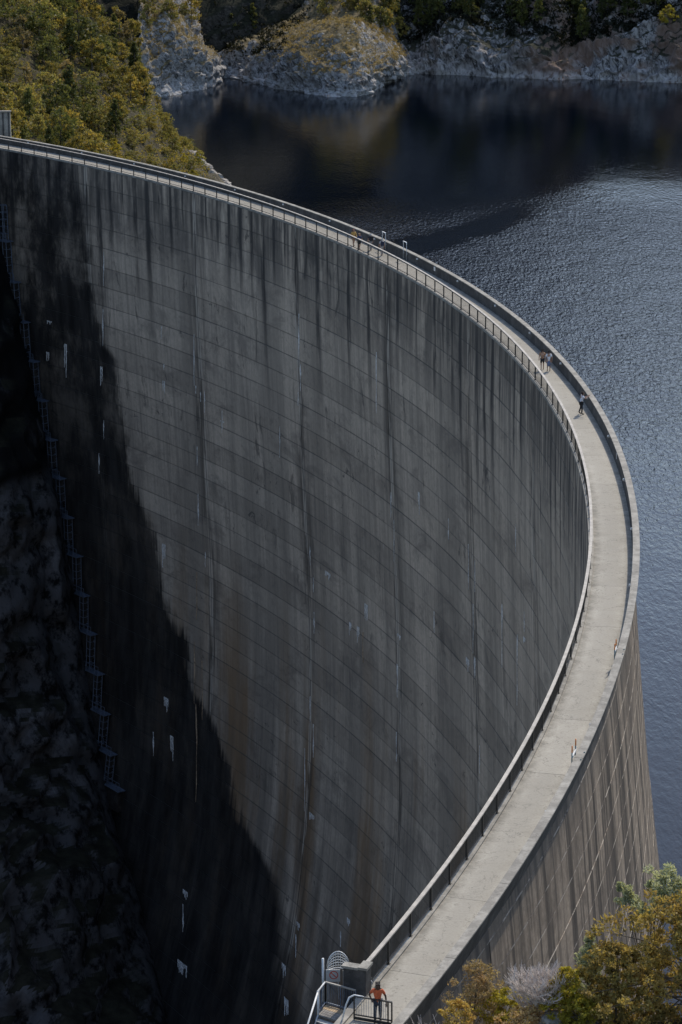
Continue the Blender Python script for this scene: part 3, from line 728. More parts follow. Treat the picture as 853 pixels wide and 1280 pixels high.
FOL = {
    'olive': foliage_material('olive_foliage', ((0.196, 0.180, 0.050), (0.275, 0.230, 0.065), (0.321, 0.240, 0.069)), (0.081, 0.081, 0.027)),
    'gold': foliage_material('golden_brown_foliage', ((0.224, 0.213, 0.068), (0.303, 0.289, 0.096), (0.255, 0.192, 0.076)), (0.096, 0.095, 0.039)),
    'green': foliage_material('dark_green_foliage', ((0.090, 0.106, 0.036), (0.153, 0.158, 0.051), (0.128, 0.128, 0.046)), (0.038, 0.051, 0.021)),
    'yellow': foliage_material('yellow_green_foliage', ((.30, .27, .035), (.42, .37, .06), (.34, .26, .05)), (.12, .12, .022)),
    'amber': foliage_material('golden_olive_foliage', ((.33, .265, .085), (.48, .37, .13), (.40, .28, .10)), (.085, .075, .026)),
    'straw': foliage_material('straw_foliage', ((.21, .165, .085), (.27, .215, .115), (.17, .145, .06)), (.09, .08, .04)),
    'silver': foliage_material('silver_green_foliage', ((.36, .40, .28), (.46, .49, .38), (.3, .34, .24)), (.15, .17, .12)),
    'tan': foliage_material('tan_foliage', ((.46, .34, .18), (.58, .45, .27), (.48, .30, .16)), (.20, .14, .07)),
    'shade': foliage_material('shade_dark_foliage', ((.014, .016, .008), (.026, .028, .012), (.02, .02, .01)), (.008, .009, .005)),  # foliage of the shaded slopes, the shade put into its colour
}
M['bark'] = flat_mat('bark', (.10, .08, .06), .9, 0, .4, 4); M['dead'] = flat_mat('grey_dead_wood', (.60, .52, .46), .9, 0, .3, 8)
def leaves(centres, radii, per, size, rng, flat=.7, aspect=.45):
    C_ = np.repeat(centres, per, 0); Rr = np.repeat(radii, per); n = len(C_)
    off = rng.normal(size=(n, 3)); off /= np.linalg.norm(off, axis=1, keepdims=True); off *= (Rr * rng.random(n) ** .45)[:, None]; off[:, 2] *= flat
    P = C_ + off; a = rng.normal(size=(n, 3)) + np.array([0, 0, .5]) + off / (Rr[:, None] + 1e-6) * .8; a /= np.linalg.norm(a, axis=1, keepdims=True)
    b = np.cross(a, rng.normal(size=(n, 3))); b /= np.linalg.norm(b, axis=1, keepdims=True) + 1e-9
    s = size * rng.uniform(.6, 1.4, n)[:, None]
    V = np.stack([P - b * s * aspect, P + a * s, P + b * s * aspect, P - a * s * .55], 1).reshape(-1, 3)
    return V, np.arange(n * 4).reshape(-1, 4)
def crown_centres(n, h, r, shape, rng, z0=.25, lobe=.28):
    out = []
    while len(out) < n:
        z = rng.uniform(z0, 1.0); f = (z - z0) / (1 - z0)
        if shape == 'cone': w = (1 - f) ** .75 * min(1, .35 + f * 4)
        elif shape == 'round': w = math.sqrt(max(0, 1 - (2 * f - 1) ** 2)) * 1.0
        else: w = math.sqrt(max(0, 1 - (1.6 * f - .6) ** 2))
        a = rng.uniform(0, 2 * math.pi); q = r * w * rng.uniform(.2, 1.0) ** .6
        lob = 1 + lobe * math.sin(a * 3 + z * 7) + .15 * math.sin(a * 5 - z * 11)
        out.append((q * lob * math.cos(a), q * lob * math.sin(a), z * h))
    return np.array(out)
def trunk_mesh(h, r, tips, rng):
    b = MB(); lean = rng.normal(size=2) * .06 * h
    pts = [(lean[0] * f * f, lean[1] * f * f, h * .88 * f - .4 * (f == 0)) for f in (0, .25, .5, .75, 1)]
    b.tube(pts, [r, r * .8, r * .6, r * .38, r * .12], 6)
    for c in tips:
        f = min(.9, max(.15, c[2] / h * .7)); s = Vector((lean[0] * f * f, lean[1] * f * f, h * .88 * f)); e = Vector(c)
        m = s.lerp(e, .5) + Vector((0, 0, .06 * h)); b.tube([s, m, e], [r * .35, r * .22, r * .06], 4, False)
    return b
def make_tree(h, r, shape, ncl, per, leaf, seed, z0=.2, clr=.22, limbs=7):
    rng = np.random.default_rng(seed); cc = crown_centres(ncl, h, r, shape, rng, z0)
    V, Q = leaves(cc, r * clr * rng.uniform(.7, 1.3, ncl), per, leaf, rng)
    return np_mesh('crown', V, Q), trunk_mesh(h, h * .028 + .02, cc[rng.choice(ncl, min(limbs, ncl), False)], rng).mesh('trunk')
KINDS = []
for i, (h, r, sh, n, kind) in enumerate([(4.4, 1.9, 'egg', 40, 'olive'), (3.4, 1.9, 'round', 36, 'gold'), (5.0, 1.5, 'cone', 44, 'green'), (3.2, 2.0, 'round', 38, 'olive'), (4.0, 1.7, 'egg', 38, 'gold'),
                                         (4.6, 2.1, 'round', 44, 'green'), (3.4, 1.6, 'egg', 34, 'yellow'), (4.2, 2.1, 'egg', 40, 'gold'), (5.6, 1.5, 'egg', 34, 'olive'), (3.8, 1.5, 'egg', 30, 'straw')]):
    c, t = make_tree(h, r, sh, n, 26, .24, 100 + i, .12, .26); c.materials.append(FOL[kind]); t.materials.append(M['bark']); KINDS.append((c, t, kind))
TN = {'olive': 'olive-green', 'gold': 'golden-brown', 'green': 'dark green', 'yellow': 'yellow-green', 'straw': 'pale straw-coloured', 'amber': 'amber'}
def tree_label(k, ix, iy):
    edge = 172 + (iy - 20) * .42
    if ix > edge - 22: w = 'on the ridge edge above the water'
    elif iy > 118 + ix * .26: w = 'just above the far parapet'
    elif iy < 50: w = 'high on the left hillside near the left edge' if ix < 70 else 'high on the left hillside'
    elif ix < 75: w = 'in the left part of the sunlit hillside'
    else: w = 'in the middle of the sunlit hillside'
    return TN[k] + ' bushy tree ' + w, TN[k] + ' trees ' + w
def put_tree(kind_i, loc, s, rz, label, group, name='tree'):
    c, t, k = KINDS[kind_i]
    e = empty(name, loc, label, 'tree', group, rz); e.scale = (s, s, s * random.uniform(.85, 1.2))
    for n_, me in (('trunk', t), ('crown', c)):
        o = bpy.data.objects.new(n_, me); COL.objects.link(o); o.parent = e
    return e
def forest():
    got = []; tries = 0
    while len(got) < 235 and tries < 30000:
        tries += 1; x = random.uniform(-78, -12); y = random.uniform(335, 505)
        z = float(hz(x, y))
        if z < -19 or math.hypot(x - CX, y - CY) < R + W + 4: continue
        ix, iy = project((x, y, z + 2))
        if not (-30 < ix < 300 and -25 < iy < 240): continue
        sp = 2.1 if z < -12 else 2.9
        if any((x - a) ** 2 + (y - b) ** 2 < sp * sp for a, b in got): continue
        got.append((x, y))
        low = z < -11
        ki = random.choice((1, 4, 3, 1, 7, 6)) if low else random.choice((0, 2, 3, 5, 7, 1, 4, 8, 0, 2, 9, 3, 5, 0))
        s = random.uniform(.4, .65) if low else random.uniform(.6, 1.3)
        k = KINDS[ki][2]; put_tree(ki, (x, y, z - .3), s, random.uniform(0, 6.28), *tree_label(k, ix, iy))
forest()
def scrub(name, pts, mat, rad_, per, leaf, seed):
    rng = np.random.default_rng(seed); pts = np.array(pts); V, Q = leaves(pts, np.full(len(pts), rad_) * rng.uniform(.6, 1.4, len(pts)), per, leaf, rng, .6)
    o = link_mesh(name, np_mesh(name, V, Q), mat); props(o, kind='stuff'); return o
def hill_scrub():
    rng = np.random.default_rng(5); A, B = [], []
    while len(A) + len(B) < 9500:
        x, y = rng.uniform(-80, -10), rng.uniform(332, 510); z = float(hz(x, y))
        if z < -20.5 + 2 * rng.random() or math.hypot(x - CX, y - CY) < R + W + 2.5: continue
        (A if rng.random() < .5 + (.3 if z < -11 else -.15) else B).append((x, y, z + .35))
    props(scrub('undergrowth', A, FOL['olive'], .6, 14, .19, 1), 'low olive scrub covering the hillside by the dam', 'scrub')
    props(scrub('undergrowth', B, FOL['green'], .7, 14, .2, 2), 'low dark green scrub covering the hillside by the dam', 'scrub')
hill_scrub()
def grid_points(G, n, rng, vlo, vhi, ulo=0.0, uhi=1.0):
    nv, nu = G.shape[:2]; i = (rng.uniform(vlo, vhi, n) * (nv - 1)).astype(int); j = (rng.uniform(ulo, uhi, n) * (nu - 1)).astype(int); return G[i, j]
def far_plants():
    rng = np.random.default_rng(11)
    g = np.concatenate([grid_points(G2, 900, rng, .5, .82, .25, .97), grid_points(G2, 160, rng, .40, .55, .3, .9), grid_points(G1, 260, rng, .5, .85, .1, .9)])
    props(scrub('headland_scrub', g + np.array([0, 0, .25]), FOL['straw'], .65, 14, .2, 3), 'tawny scrub on the sunlit tops of the headlands', 'scrub')
    g = np.concatenate([grid_points(G3, 1500, rng, .5, .8, 0, .9), grid_points(G4, 1400, rng, .1, .95), grid_points(G2, 260, rng, .45, .95, 0, .3)])
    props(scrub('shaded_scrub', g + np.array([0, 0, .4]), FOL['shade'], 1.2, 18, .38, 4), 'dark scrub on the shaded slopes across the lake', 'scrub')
    pts = list(grid_points(G2, 34, rng, .80, .93, .22, .85)) + list(grid_points(G1, 8, rng, .72, .9, .1, .7))
    for p in pts:
        ki = random.choice((0, 2, 5, 7, 4)); put_tree(ki, (p[0], p[1], p[2] - .4), random.uniform(.8, 1.25), random.uniform(0, 6), 'tree on the crown of the headland across the water', 'trees on the headlands')
    for p in list(grid_points(G3, 44, rng, .56, .74, 0, .8)) + list(grid_points(G2, 10, rng, .55, .9, 0, .2)):
        e = put_tree(2, (p[0], p[1], p[2] - .5), random.uniform(.9, 1.5), random.uniform(0, 6), 'dark shaded tree on the steep slope above the far cliffs', 'dark trees above the far cliffs')
    p = at_y(835, 30, G3[0, int(G3.shape[1] * .8)][1] + 8)
    put_tree(6, p, 1.1, 0, 'yellow-green tree lit by the sun at the right end of the far cliffs', None)
far_plants()
# boulders on the near tip of the left hillside
def boulder(r, seed, squash=.7):
    b = MB(); rng = random.Random(seed); n, m = 9, 6; vs_, fs = [], []
    for i in range(m + 1):
        for j in range(n):
            th, ph = math.pi * i / m, 2 * math.pi * j / n
            p = Vector((math.sin(th) * math.cos(ph), math.sin(th) * math.sin(ph), math.cos(th) * squash))
            k = 1 + .34 * mnoise.noise(p * 1.6 + Vector((seed * 3.1, 0, 0))); vs_.append(p * r * k)
    for i in range(m):
        for j in range(n): fs.append((i * n + j, (i + 1) * n + j, (i + 1) * n + (j + 1) % n, i * n + (j + 1) % n))
    b.add(vs_, fs); return b.mesh('boulder')
M['boulder'] = rock_material('pale_boulder', (.44, .39, .335), (.28, .245, .205), (.09, .085, .08), zring=300)
bmesh_ = [boulder(1.0, i) for i in range(5)]
for me in bmesh_: me.materials.append(M['boulder'])
rng = np.random.default_rng(3)
for i in range(22):
    x, y = rng.uniform(238, 286), 0; y = 200 + (x - 250) * .8 + rng.uniform(-8, 6)
    p = at_y(x, y, 434 - (x - 285) * .12); zz = float(hz(p.x, p.y))
    o = bpy.data.objects.new('boulder', bmesh_[i % 5]); COL.objects.link(o); s = rng.uniform(.5, 1.3); o.location = (p.x, p.y, zz + .3 * s); o.scale = (s, s * .9, s * .8); o.rotation_euler = (0, 0, rng.uniform(0, 6))
    props(o, 'pale boulder among the scrub where the left hillside meets the lake', 'rock', 'boulders at the tip of the left hillside')

def abutment_house():
    p = at_y(4, 168, 338); e = empty('abutment_wall', p, 'small grey concrete wall with upright ribs at the far left end of the dam', 'wall')
    b = MB(); b.box(p + Vector((-.6, 0, 1.2)), (3.2, .5, 3.2)); b.build('wall_panel', M['coping'], e)
    for k in range(5):
        b = MB(); b.box(p + Vector((-2.0 + k * .7, -.30, 1.2)), (.16, .14, 3.1)); b.build('rib', M['parapet'], e)
    b = MB(); b.box(p + Vector((-.6, 0, 2.88)), (3.4, .7, .14)); b.build('cap', M['coping'], e)
abutment_house()
# ------------------------------------------------------------------ near bank with its shrubs (lower right)
def bank_z(x, y):
    z = 2.9 * min(1, max(0, (x - 3.2) / 4)) + (86 - min(y, 86)) * .12
    if y > 86: z -= (y - 86) * .95
    z -= max(0, 1.6 - (math.hypot(x - CX, y - CY) - (R + W))) * 2.5
    return max(z, -30) + fbm(Vector((x, y, 0)) * .4, 3) * .3
def near_bank():
    xs = np.linspace(2.6, 46, 70); ys = np.linspace(62, 135, 90); X, Y = np.meshgrid(xs, ys); Z = np.zeros_like(X)
    for i in range(X.shape[0]):
        for j in range(X.shape[1]):
            Z[i, j] = bank_z(X[i, j], Y[i, j])
    idx = np.arange(X.size).reshape(X.shape); Q = np.stack([idx[:-1, :-1], idx[:-1, 1:], idx[1:, 1:], idx[1:, :-1]], -1).reshape(-1, 4)
    o = link_mesh('near_bank', np_mesh('near_bank', np.stack([X, Y, Z], -1).reshape(-1, 3), Q), M['soil']); props(o, kind='structure')
near_bank()
def shrub(name, label, cat, loc, h, r, shape, mat, ncl, per, leaf, seed, z0=.08, clr=.2, limbs=16, trunk_r=None, lobe=.28):
    rng = np.random.default_rng(seed); e = empty(name, loc, label, cat); cc = crown_centres(ncl, h, r, shape, rng, z0, lobe)
    V, Q = leaves(cc, r * clr * rng.uniform(.6, 1.4, ncl), per, leaf, rng)
    link_mesh('trunk', trunk_mesh(h, trunk_r or .05, cc[rng.choice(ncl, min(limbs, ncl), False)], rng).mesh('trunk'), M['bark'], e)
    link_mesh('crown', np_mesh('crown', V, Q), mat, e); return e
def dead_shrub(name, label, loc, h, r, seed, n0=12):
    rng = random.Random(seed); e = empty(name, loc, label, 'shrub'); b = MB()
    def grow(p, d, L, rr, lev):
        q = p + d * L; m = p.lerp(q, .5) + Vector((rng.uniform(-1, 1), rng.uniform(-1, 1), rng.uniform(-.3, 1))) * L * .06
        b.tube([p, m, q], [rr, rr * .8, rr * .55], 4 if lev < 2 else 3, False)
        if lev >= 4: return
        for _ in range(5 if lev else 3):
            f = rng.uniform(.35, 1.0); nd = (d + Vector((rng.uniform(-1, 1), rng.uniform(-1, 1), rng.uniform(-.25, .8))) * .62).normalized()
            grow(p.lerp(q, f), nd, L * rng.uniform(.5, .72), max(.011, rr * .6), lev + 1)
    for k in range(n0):
        a = 2 * math.pi * k / n0 + rng.uniform(-.3, .3); sp = r / h * rng.uniform(.3, 1.1)
        grow(Vector((0, 0, -.1)), Vector((math.cos(a) * sp, math.sin(a) * sp, 1)).normalized(), h * .42, .03, 1)
    b.build('branches', M['dead'], e, world=False); return e
def gpos(x, y, Y, drop):
    p = at_y(x, y, Y); return (p.x, p.y, p.z - drop)
def rooted(x, y, Y):                    # point on the bank below the top of a plant seen at (x, y), and the plant's height
    p = at_y(x, y, Y); z = bank_z(p.x, p.y) - .1; return (p.x, p.y, z), p.z - z
p, h = rooted(597, 1205, 88); shrub('heath_shrub', 'upright tan and reddish heath shrub at the bottom, left of the yellow-green one', 'shrub', p, h, 1.1, 'egg', FOL['tan'], 330, 26, .06, 21, .06, .17, 30, None, .35)
p, h = rooted(634, 1238, 87.5); shrub('heath_shrub', 'low yellow-green shrub between the tan heath shrub and the grey dead bush', 'shrub', p, h, .95, 'egg', FOL['yellow'], 190, 34, .065, 22, .08, .18)
p, h = rooted(708, 1212, 84.8); shrub('heath_shrub', 'yellow-green shrub at the right side of the grey dead bush', 'shrub', p, h, .72, 'egg', FOL['yellow'], 170, 34, .065, 23, .1, .2)
p, h = rooted(680, 1188, 85.2); dead_shrub('dead_shrub', 'large bare grey dead bush with fine twigs in front of the dam face', p, h * 1.05, 1.75, 4, 17)
p, h = rooted(546, 1258, 88.6); dead_shrub('dead_shrub', 'small bare grey bush beside the parapet at the bottom edge', p, h, .9, 9, 14)
p, h = rooted(868, 1124, 85.5); shrub('tea_tree', 'big rounded olive and gold tree filling the lower right corner', 'tree', p, h, 2.75, 'egg', FOL['amber'], 400, 60, .085, 31, .03, .105, 30, .12, .5)
p, h = rooted(772, 1184, 85); shrub('tea_tree', 'smaller olive shrub leaning out from the left of the big corner tree', 'shrub', p, h, 1.35, 'egg', FOL['amber'], 190, 56, .075, 32, .03, .13, 16, None, .45)
p, h = rooted(738, 1170, 86.5); shrub('wattle', 'pale silver-green wattle shoot above the white rocks', 'shrub', p, h, .8, 'cone', FOL['silver'], 90, 50, .06, 33, .3, .2)
p, h = rooted(572, 1252, 86); shrub('heath_shrub', 'low golden shrub at the foot of the tan heath shrub by the parapet', 'shrub', p, h, .9, 'egg', FOL['amber'], 120, 34, .065, 26, .05, .18)
p, h = rooted(728, 1246, 84); shrub('heath_shrub', 'bright yellow-green shrub just left of the big corner tree', 'shrub', p, h, .7, 'egg', FOL['yellow'], 120, 36, .065, 27, .05, .18)
p, h = rooted(655, 1262, 84.5); shrub('heath_shrub', 'tan scrubby shrub low in front of the grey dead bush', 'shrub', p, h, .9, 'egg', FOL['tan'], 130, 30, .065, 24, .05, .18)
def sapling():
    base = Vector(gpos(806, 1175, 89.5, 4.2)); e = empty('wattle_sapling', base, 'thin silver-green wattle sapling standing out against the blue water', 'tree'); b = MB(); rng = np.random.default_rng(40); cs, rs = [], []
    top = Vector(gpos(822, 1100, 89.5, 0)) - base
    st = [Vector((0, 0, 0)), top * .55 + Vector((.1, 0, 0)), top * .8, top]
    b.tube(st, [.06, .045, .03, .012], 6)
    for (x, y, r) in [(838, 1092, .42), (826, 1100, .4), (848, 1104, .36), (840, 1118, .42), (822, 1122, .36), (815, 1110, .26), (782, 1112, .24), (786, 1126, .3), (796, 1132, .3), (776, 1107, .16), (812, 1140, .26), (850, 1122, .3), (832, 1132, .32), (803, 1140, .24)]:
        c = Vector(gpos(x, y, 89.5 + rng.uniform(-.4, .4), 0)) - base; f = .75 if x > 810 else .45
        b.tube([st[0].lerp(st[2], f), (st[0].lerp(st[2], f)).lerp(c, .5) + Vector((0, 0, -.08)), c], [.022, .016, .006], 4, False)
        for _ in range(9): cs.append(np.array(c) + rng.normal(size=3) * r * .42); rs.append(r * .5)
    b.build('trunk', M['bark'], e, world=False); V, Q = leaves(np.array(cs), np.array(rs), 60, .075, rng, .8, .35); link_mesh('crown', np_mesh('crown', V, Q), FOL['silver'], e)
sapling()
for i, (x, y, s, lab) in enumerate([(697, 1276, .62, 'largest white rock at the bottom edge between the dead bush and the corner tree'), (716, 1274, .5, 'white rock right of the largest one below the wattle shoot'), (735, 1277, .4, 'small white rock under the left branches of the corner tree'), (683, 1281, .35, 'small white rock at the foot of the grey dead bush')]):
    p = at_y(x, y, 84.5); o = bpy.data.objects.new('boulder', bmesh_[i]); COL.objects.link(o); o.location = p; o.scale = (s, s * .8, s * .7); o.rotation_euler.z = i; props(o, lab, 'rock')
rngb = np.random.default_rng(8)
pts = [(x, y, bank_z(x, y) + .2) for x, y in zip(rngb.uniform(4.5, 24, 1500), rngb.uniform(78, 96, 1500))]
props(scrub('ground_scrub', pts, FOL['amber'], .4, 18, .08, 6), 'low dry scrub on the bank below the shrubs', 'scrub')

# ------------------------------------------------------------------ end of the walkway: wall, gate rail, landing, ladder hood
wall = empty('end_wall', at_z(466, 1232, 0), 'short L-shaped concrete wall with pale top where the crest railing ends', 'wall')
def end_wall():
    a = Vector(polar(R + .16, T_END + .03, 0)); tdir = (Vector(polar(R, T_END - .4, 0)) - Vector(polar(R, T_END, 0))).normalized(); nd = Vector((-tdir.y, tdir.x, 0))
    if nd.x > 0: nd = -nd
    c = a + tdir * .40; d = c + nd * .80; th = .24
    def slab(p, q, z0, z1, w, name, mat):
        b = MB(); b.bar(Vector((p.x, p.y, (z0 + z1) / 2)), Vector((q.x, q.y, (z0 + z1) / 2)), w, z1 - z0); b.build(name, mat, wall)
    slab(a, c + tdir * .15, -1.3, 1.14, .26, 'wall_panel', M['parapet']); slab(c + nd * .135, d, -1.3, 1.10, .26, 'wall_panel', M['parapet'])
    slab(a - tdir * .05, c + tdir * .2, 1.142, 1.24, .38, 'coping', M['coping']); slab(c + nd * .20, d + nd * .05, 1.102, 1.20, .38, 'coping', M['coping'])
    return a, c, d, tdir, nd
EA, EC, ED, ET, EN = end_wall()
gate = empty('gate_rail', at_z(468, 1277, 0), 'black steel barrier with thin bars across the walkway in front of the man', 'railing')
def gate_rail():
    a = at_z(443, 1274, 0.02); c = at_z(490, 1282, 0.02); up = Vector((0, 0, .95)); d = (c - a)
    for f in (0.0, .90, 1.0):
        b = MB(); b.bar(a + d * f, a + d * f + up, .06); b.build('post', M['rail_dark'], gate)
    b = MB(); b.bar(a + up, c + up, .07, .05); b.build('top_rail', M['rail_dark'], gate)
    b = MB(); b.bar(a + Vector((0, 0, .2)), c + Vector((0, 0, .2)), .05, .05); b.build('bottom_rail', M['rail_dark'], gate)
    b = MB(); b.bar(a + Vector((0, 0, .06)), c + Vector((0, 0, .06)), .03, .12); b.build('kick_plate', M['rail_dark'], gate)
    for k in range(1, 14):
        f = k / 15.5; b = MB(); b.bar(a + d * f + Vector((0, 0, .2)), a + d * f + Vector((0, 0, .92)), .018); b.build('bar', M['galv'], gate)
    q = a + up; e = at_z(424, 1290, -.4)
    b = MB(); b.tube([q + d * .25 + Vector((0, 0, .02)), q + Vector((0, 0, .03)), q + Vector((-.18, -.1, -.02)), q + Vector((-.3, -.22, -.25)), Vector((e.x, e.y, -.4))], .036, 8); b.build('curved_handrail', M['white'], gate, True)
gate_rail()
land = empty('stair_landing', at_z(425, 1268, -.6), 'timber landing and steps with galvanised handrails beside the end of the dam', 'stairs')
def landing():
    z = -.55
    A, B_, Cc, D = at_z(407, 1256, z), at_z(450, 1268, z), at_z(440, 1282, z), at_z(398, 1268, z)
    for k in range(5):                                   # timber boards
        f0, f1 = k / 5 + .01, (k + 1) / 5 - .01
        q = [A.lerp(D, f0), B_.lerp(Cc, f0), B_.lerp(Cc, f1), A.lerp(D, f1)]; b = MB(); lo = [p + Vector((0, 0, -.06)) for p in q]
        b.add(q + lo, [(0, 3, 2, 1), (4, 5, 6, 7), (0, 1, 5, 4), (1, 2, 6, 5), (2, 3, 7, 6), (3, 0, 4, 7)]); b.build('deck_board', M['timber' if k < 2 else 'timber_grey'], land)
    for k in range(9):                                   # steps going down towards the viewer
        off = (D - A).normalized() * .27 * (k + 1); dz = Vector((0, 0, -.17 * (k + 1))); s = D + off + dz; e = Cc + off + dz
        b = MB(); b.bar(s + (D - A).normalized() * -.12, e + (D - A).normalized() * -.12, .24, .05); b.build('step', M['galv'], land)
    dn = (D - A).normalized()
    for p in (D, Cc):
        b = MB(); b.bar(p + Vector((0, 0, -.1)), p + dn * 2.6 + Vector((0, 0, -1.75)), .05, .22); b.build('stringer', M['galv'], land)
    H_ = .95; U = Vector((0, 0, H_))
    def fence(p, q, n, mat_top):
        b = MB(); b.bar(p + U, q + U, .06, .05); b.build('handrail', mat_top, land)
        b = MB(); b.bar(p + Vector((0, 0, .1)), q + Vector((0, 0, .1)), .05, .05); b.build('bottom_rail', M['galv_blue'], land)
        for k in range(n + 1):
            b = MB(); r = p.lerp(q, k / n); b.bar(r, r + U, .05 if k in (0, n, n // 2) else .018); b.build('post' if k in (0, n, n // 2) else 'bar', M['galv_blue'], land)
    fence(A, A.lerp(B_, .88), 14, M['rail_top']); fence(A, D, 4, M['galv'])
    b = MB(); b.tube([D + U + (A - D) * .0, D + U + dn * 2.6 + Vector((0, 0, -1.7))], .036, 8); b.build('sloping_handrail', M['white'], land, True)
    b = MB(); b.tube([D + Vector((0, 0, -.3)), D + U * 1.02], .045, 8); b.build('post', M['white'], land, True)
    for k in range(1, 7):
        b = MB(); r = D + dn * .36 * k + Vector((0, 0, -.17 * k / .75)); b.bar(r + Vector((0, 0, -.2)), r + U, .02); b.build('bar', M['galv_blue'], land)
    t0 = at_z(404, 1222, .2); 
    b = MB(); b.tube([Vector((t0.x, t0.y, -.8)), Vector((t0.x, t0.y, 1.0))], .045, 8); b.build('tall_post', M['white'], land, True)
    return A, B_
LA, LB = landing()
hood = empty('ladder_hood', at_z(422, 1240, -.4), 'arched wire-mesh hood over the top of a ladder, behind the red prohibition sign', 'ladder hood')
def ladder_hood():
    c = at_z(423, 1214, .35); w, h = .43, .72
    def P(a, f):                                         # a -1..1 across, f 0..1 up
        return c + Vector((w * a, .30 * math.cos(a * 1.4) * (1 - .3 * f), (.0 + h * f * math.sqrt(max(0, 1 - (a * .98) ** 2)) ** .8)))
    b = MB(); b.tube([P(a, 1) for a in np.linspace(-1, 1, 17)], .026, 6); b.build('arch_rim', M['orange'] if False else M['galv'], hood, True)
    b = MB(); b.tube([P(a, 0) for a in np.linspace(-1, 1, 13)], .03, 6); b.build('hoop', M['white'], hood, True)
    for a in np.linspace(-.85, .85, 9):
        b = MB(); b.tube([P(a, f) for f in np.linspace(0, 1, 5)], .012, 5); b.build('wire', M['white'], hood, True)
    for f in np.linspace(.17, .86, 5):
        b = MB(); b.tube([P(a, f) for a in np.linspace(-1, 1, 11)], .012, 5); b.build('wire', M['white'], hood, True)
    for s in (.25, .6):
        b = MB(); p = c + Vector((s * .8, .05, -2.2)); q = c + Vector((s * .8, .05, .0)); b.bar(p, q, .05); b.build('stile', M['galv'], hood)
    for k in range(8):
        b = MB(); z = -2.1 + k * .28; b.bar(c + Vector((.2, .05, z)), c + Vector((.48, .05, z)), .035); b.build('rung', M['galv'], hood)
ladder_hood()
sign = empty('prohibition_sign', at_z(417, 1236, -.1), 'pale square sign board with a red no-entry ring and slash above the landing', 'sign')
def sign_board():
    c = at_z(416.5, 1219.5, .30); w, h = .54, .50
    b = MB(); b.box(c, (w, .03, h)); b.build('board', M['board'], sign)
    n = 28; vs_, fs = [], []
    cc = c + Vector((.03, -.02, .03))
    for k in range(n):
        t = 2 * math.pi * k / n
        for r in (.135, .175): vs_.append(cc + Vector((r * math.cos(t), 0, r * math.sin(t))))
    for k in range(n): fs.append((2 * k, 2 * k + 1, (2 * k + 3) % (2 * n), (2 * k + 2) % (2 * n)))
    b = MB(); b.add(vs_, fs); b.build('red_ring', M['red'], sign)
    b = MB(); b.bar(cc + Vector((-.10, -.002, .10)), cc + Vector((.10, -.002, -.10)), .004, .04); b.build('red_slash', M['red'], sign)
    for s in (-.2, .2):
        b = MB(); b.bar(c + Vector((s, .03, -1.0)), c + Vector((s, .03, .2)), .04); b.build('sign_post', M['galv'], sign)
sign_board()
def bag():
    p = at_z(461.5, 1234, 0.0); e = empty('backpack', p, 'dark backpack with a pale strap lying against the end wall by the railing', 'bag')
    b = MB(); vs_, fs = [], []; n, m = 10, 7
    for i in range(m + 1):
        f = i / m; r = math.sin(math.pi * min(.97, max(.06, f))) ** .5
        for j in range(n):
            t = 2 * math.pi * j / n; vs_.append((.17 * r * math.cos(t), .13 * r * math.sin(t), .46 * f))
    for i in range(m):
        for j in range(n): fs.append((i * n + j, i * n + (j + 1) % n, (i + 1) * n + (j + 1) % n, (i + 1) * n + j))
    b.add(vs_, fs); b.build('sack', flat_mat('black_cloth', (.02, .02, .022), .8), e, True, False)
    b = MB(); b.tube([(.02, -.14, .42), (.12, -.17, .30), (.10, -.17, .14), (.0, -.14, .08)], .022, 6); b.build('strap', M['white'], e, True, False)
    b = MB(); b.box((-.06, -.125, .18), (.14, .05, .16)); b.build('pocket', flat_mat('dark_pocket', (.035, .033, .033), .8), e, False, False)
bag()

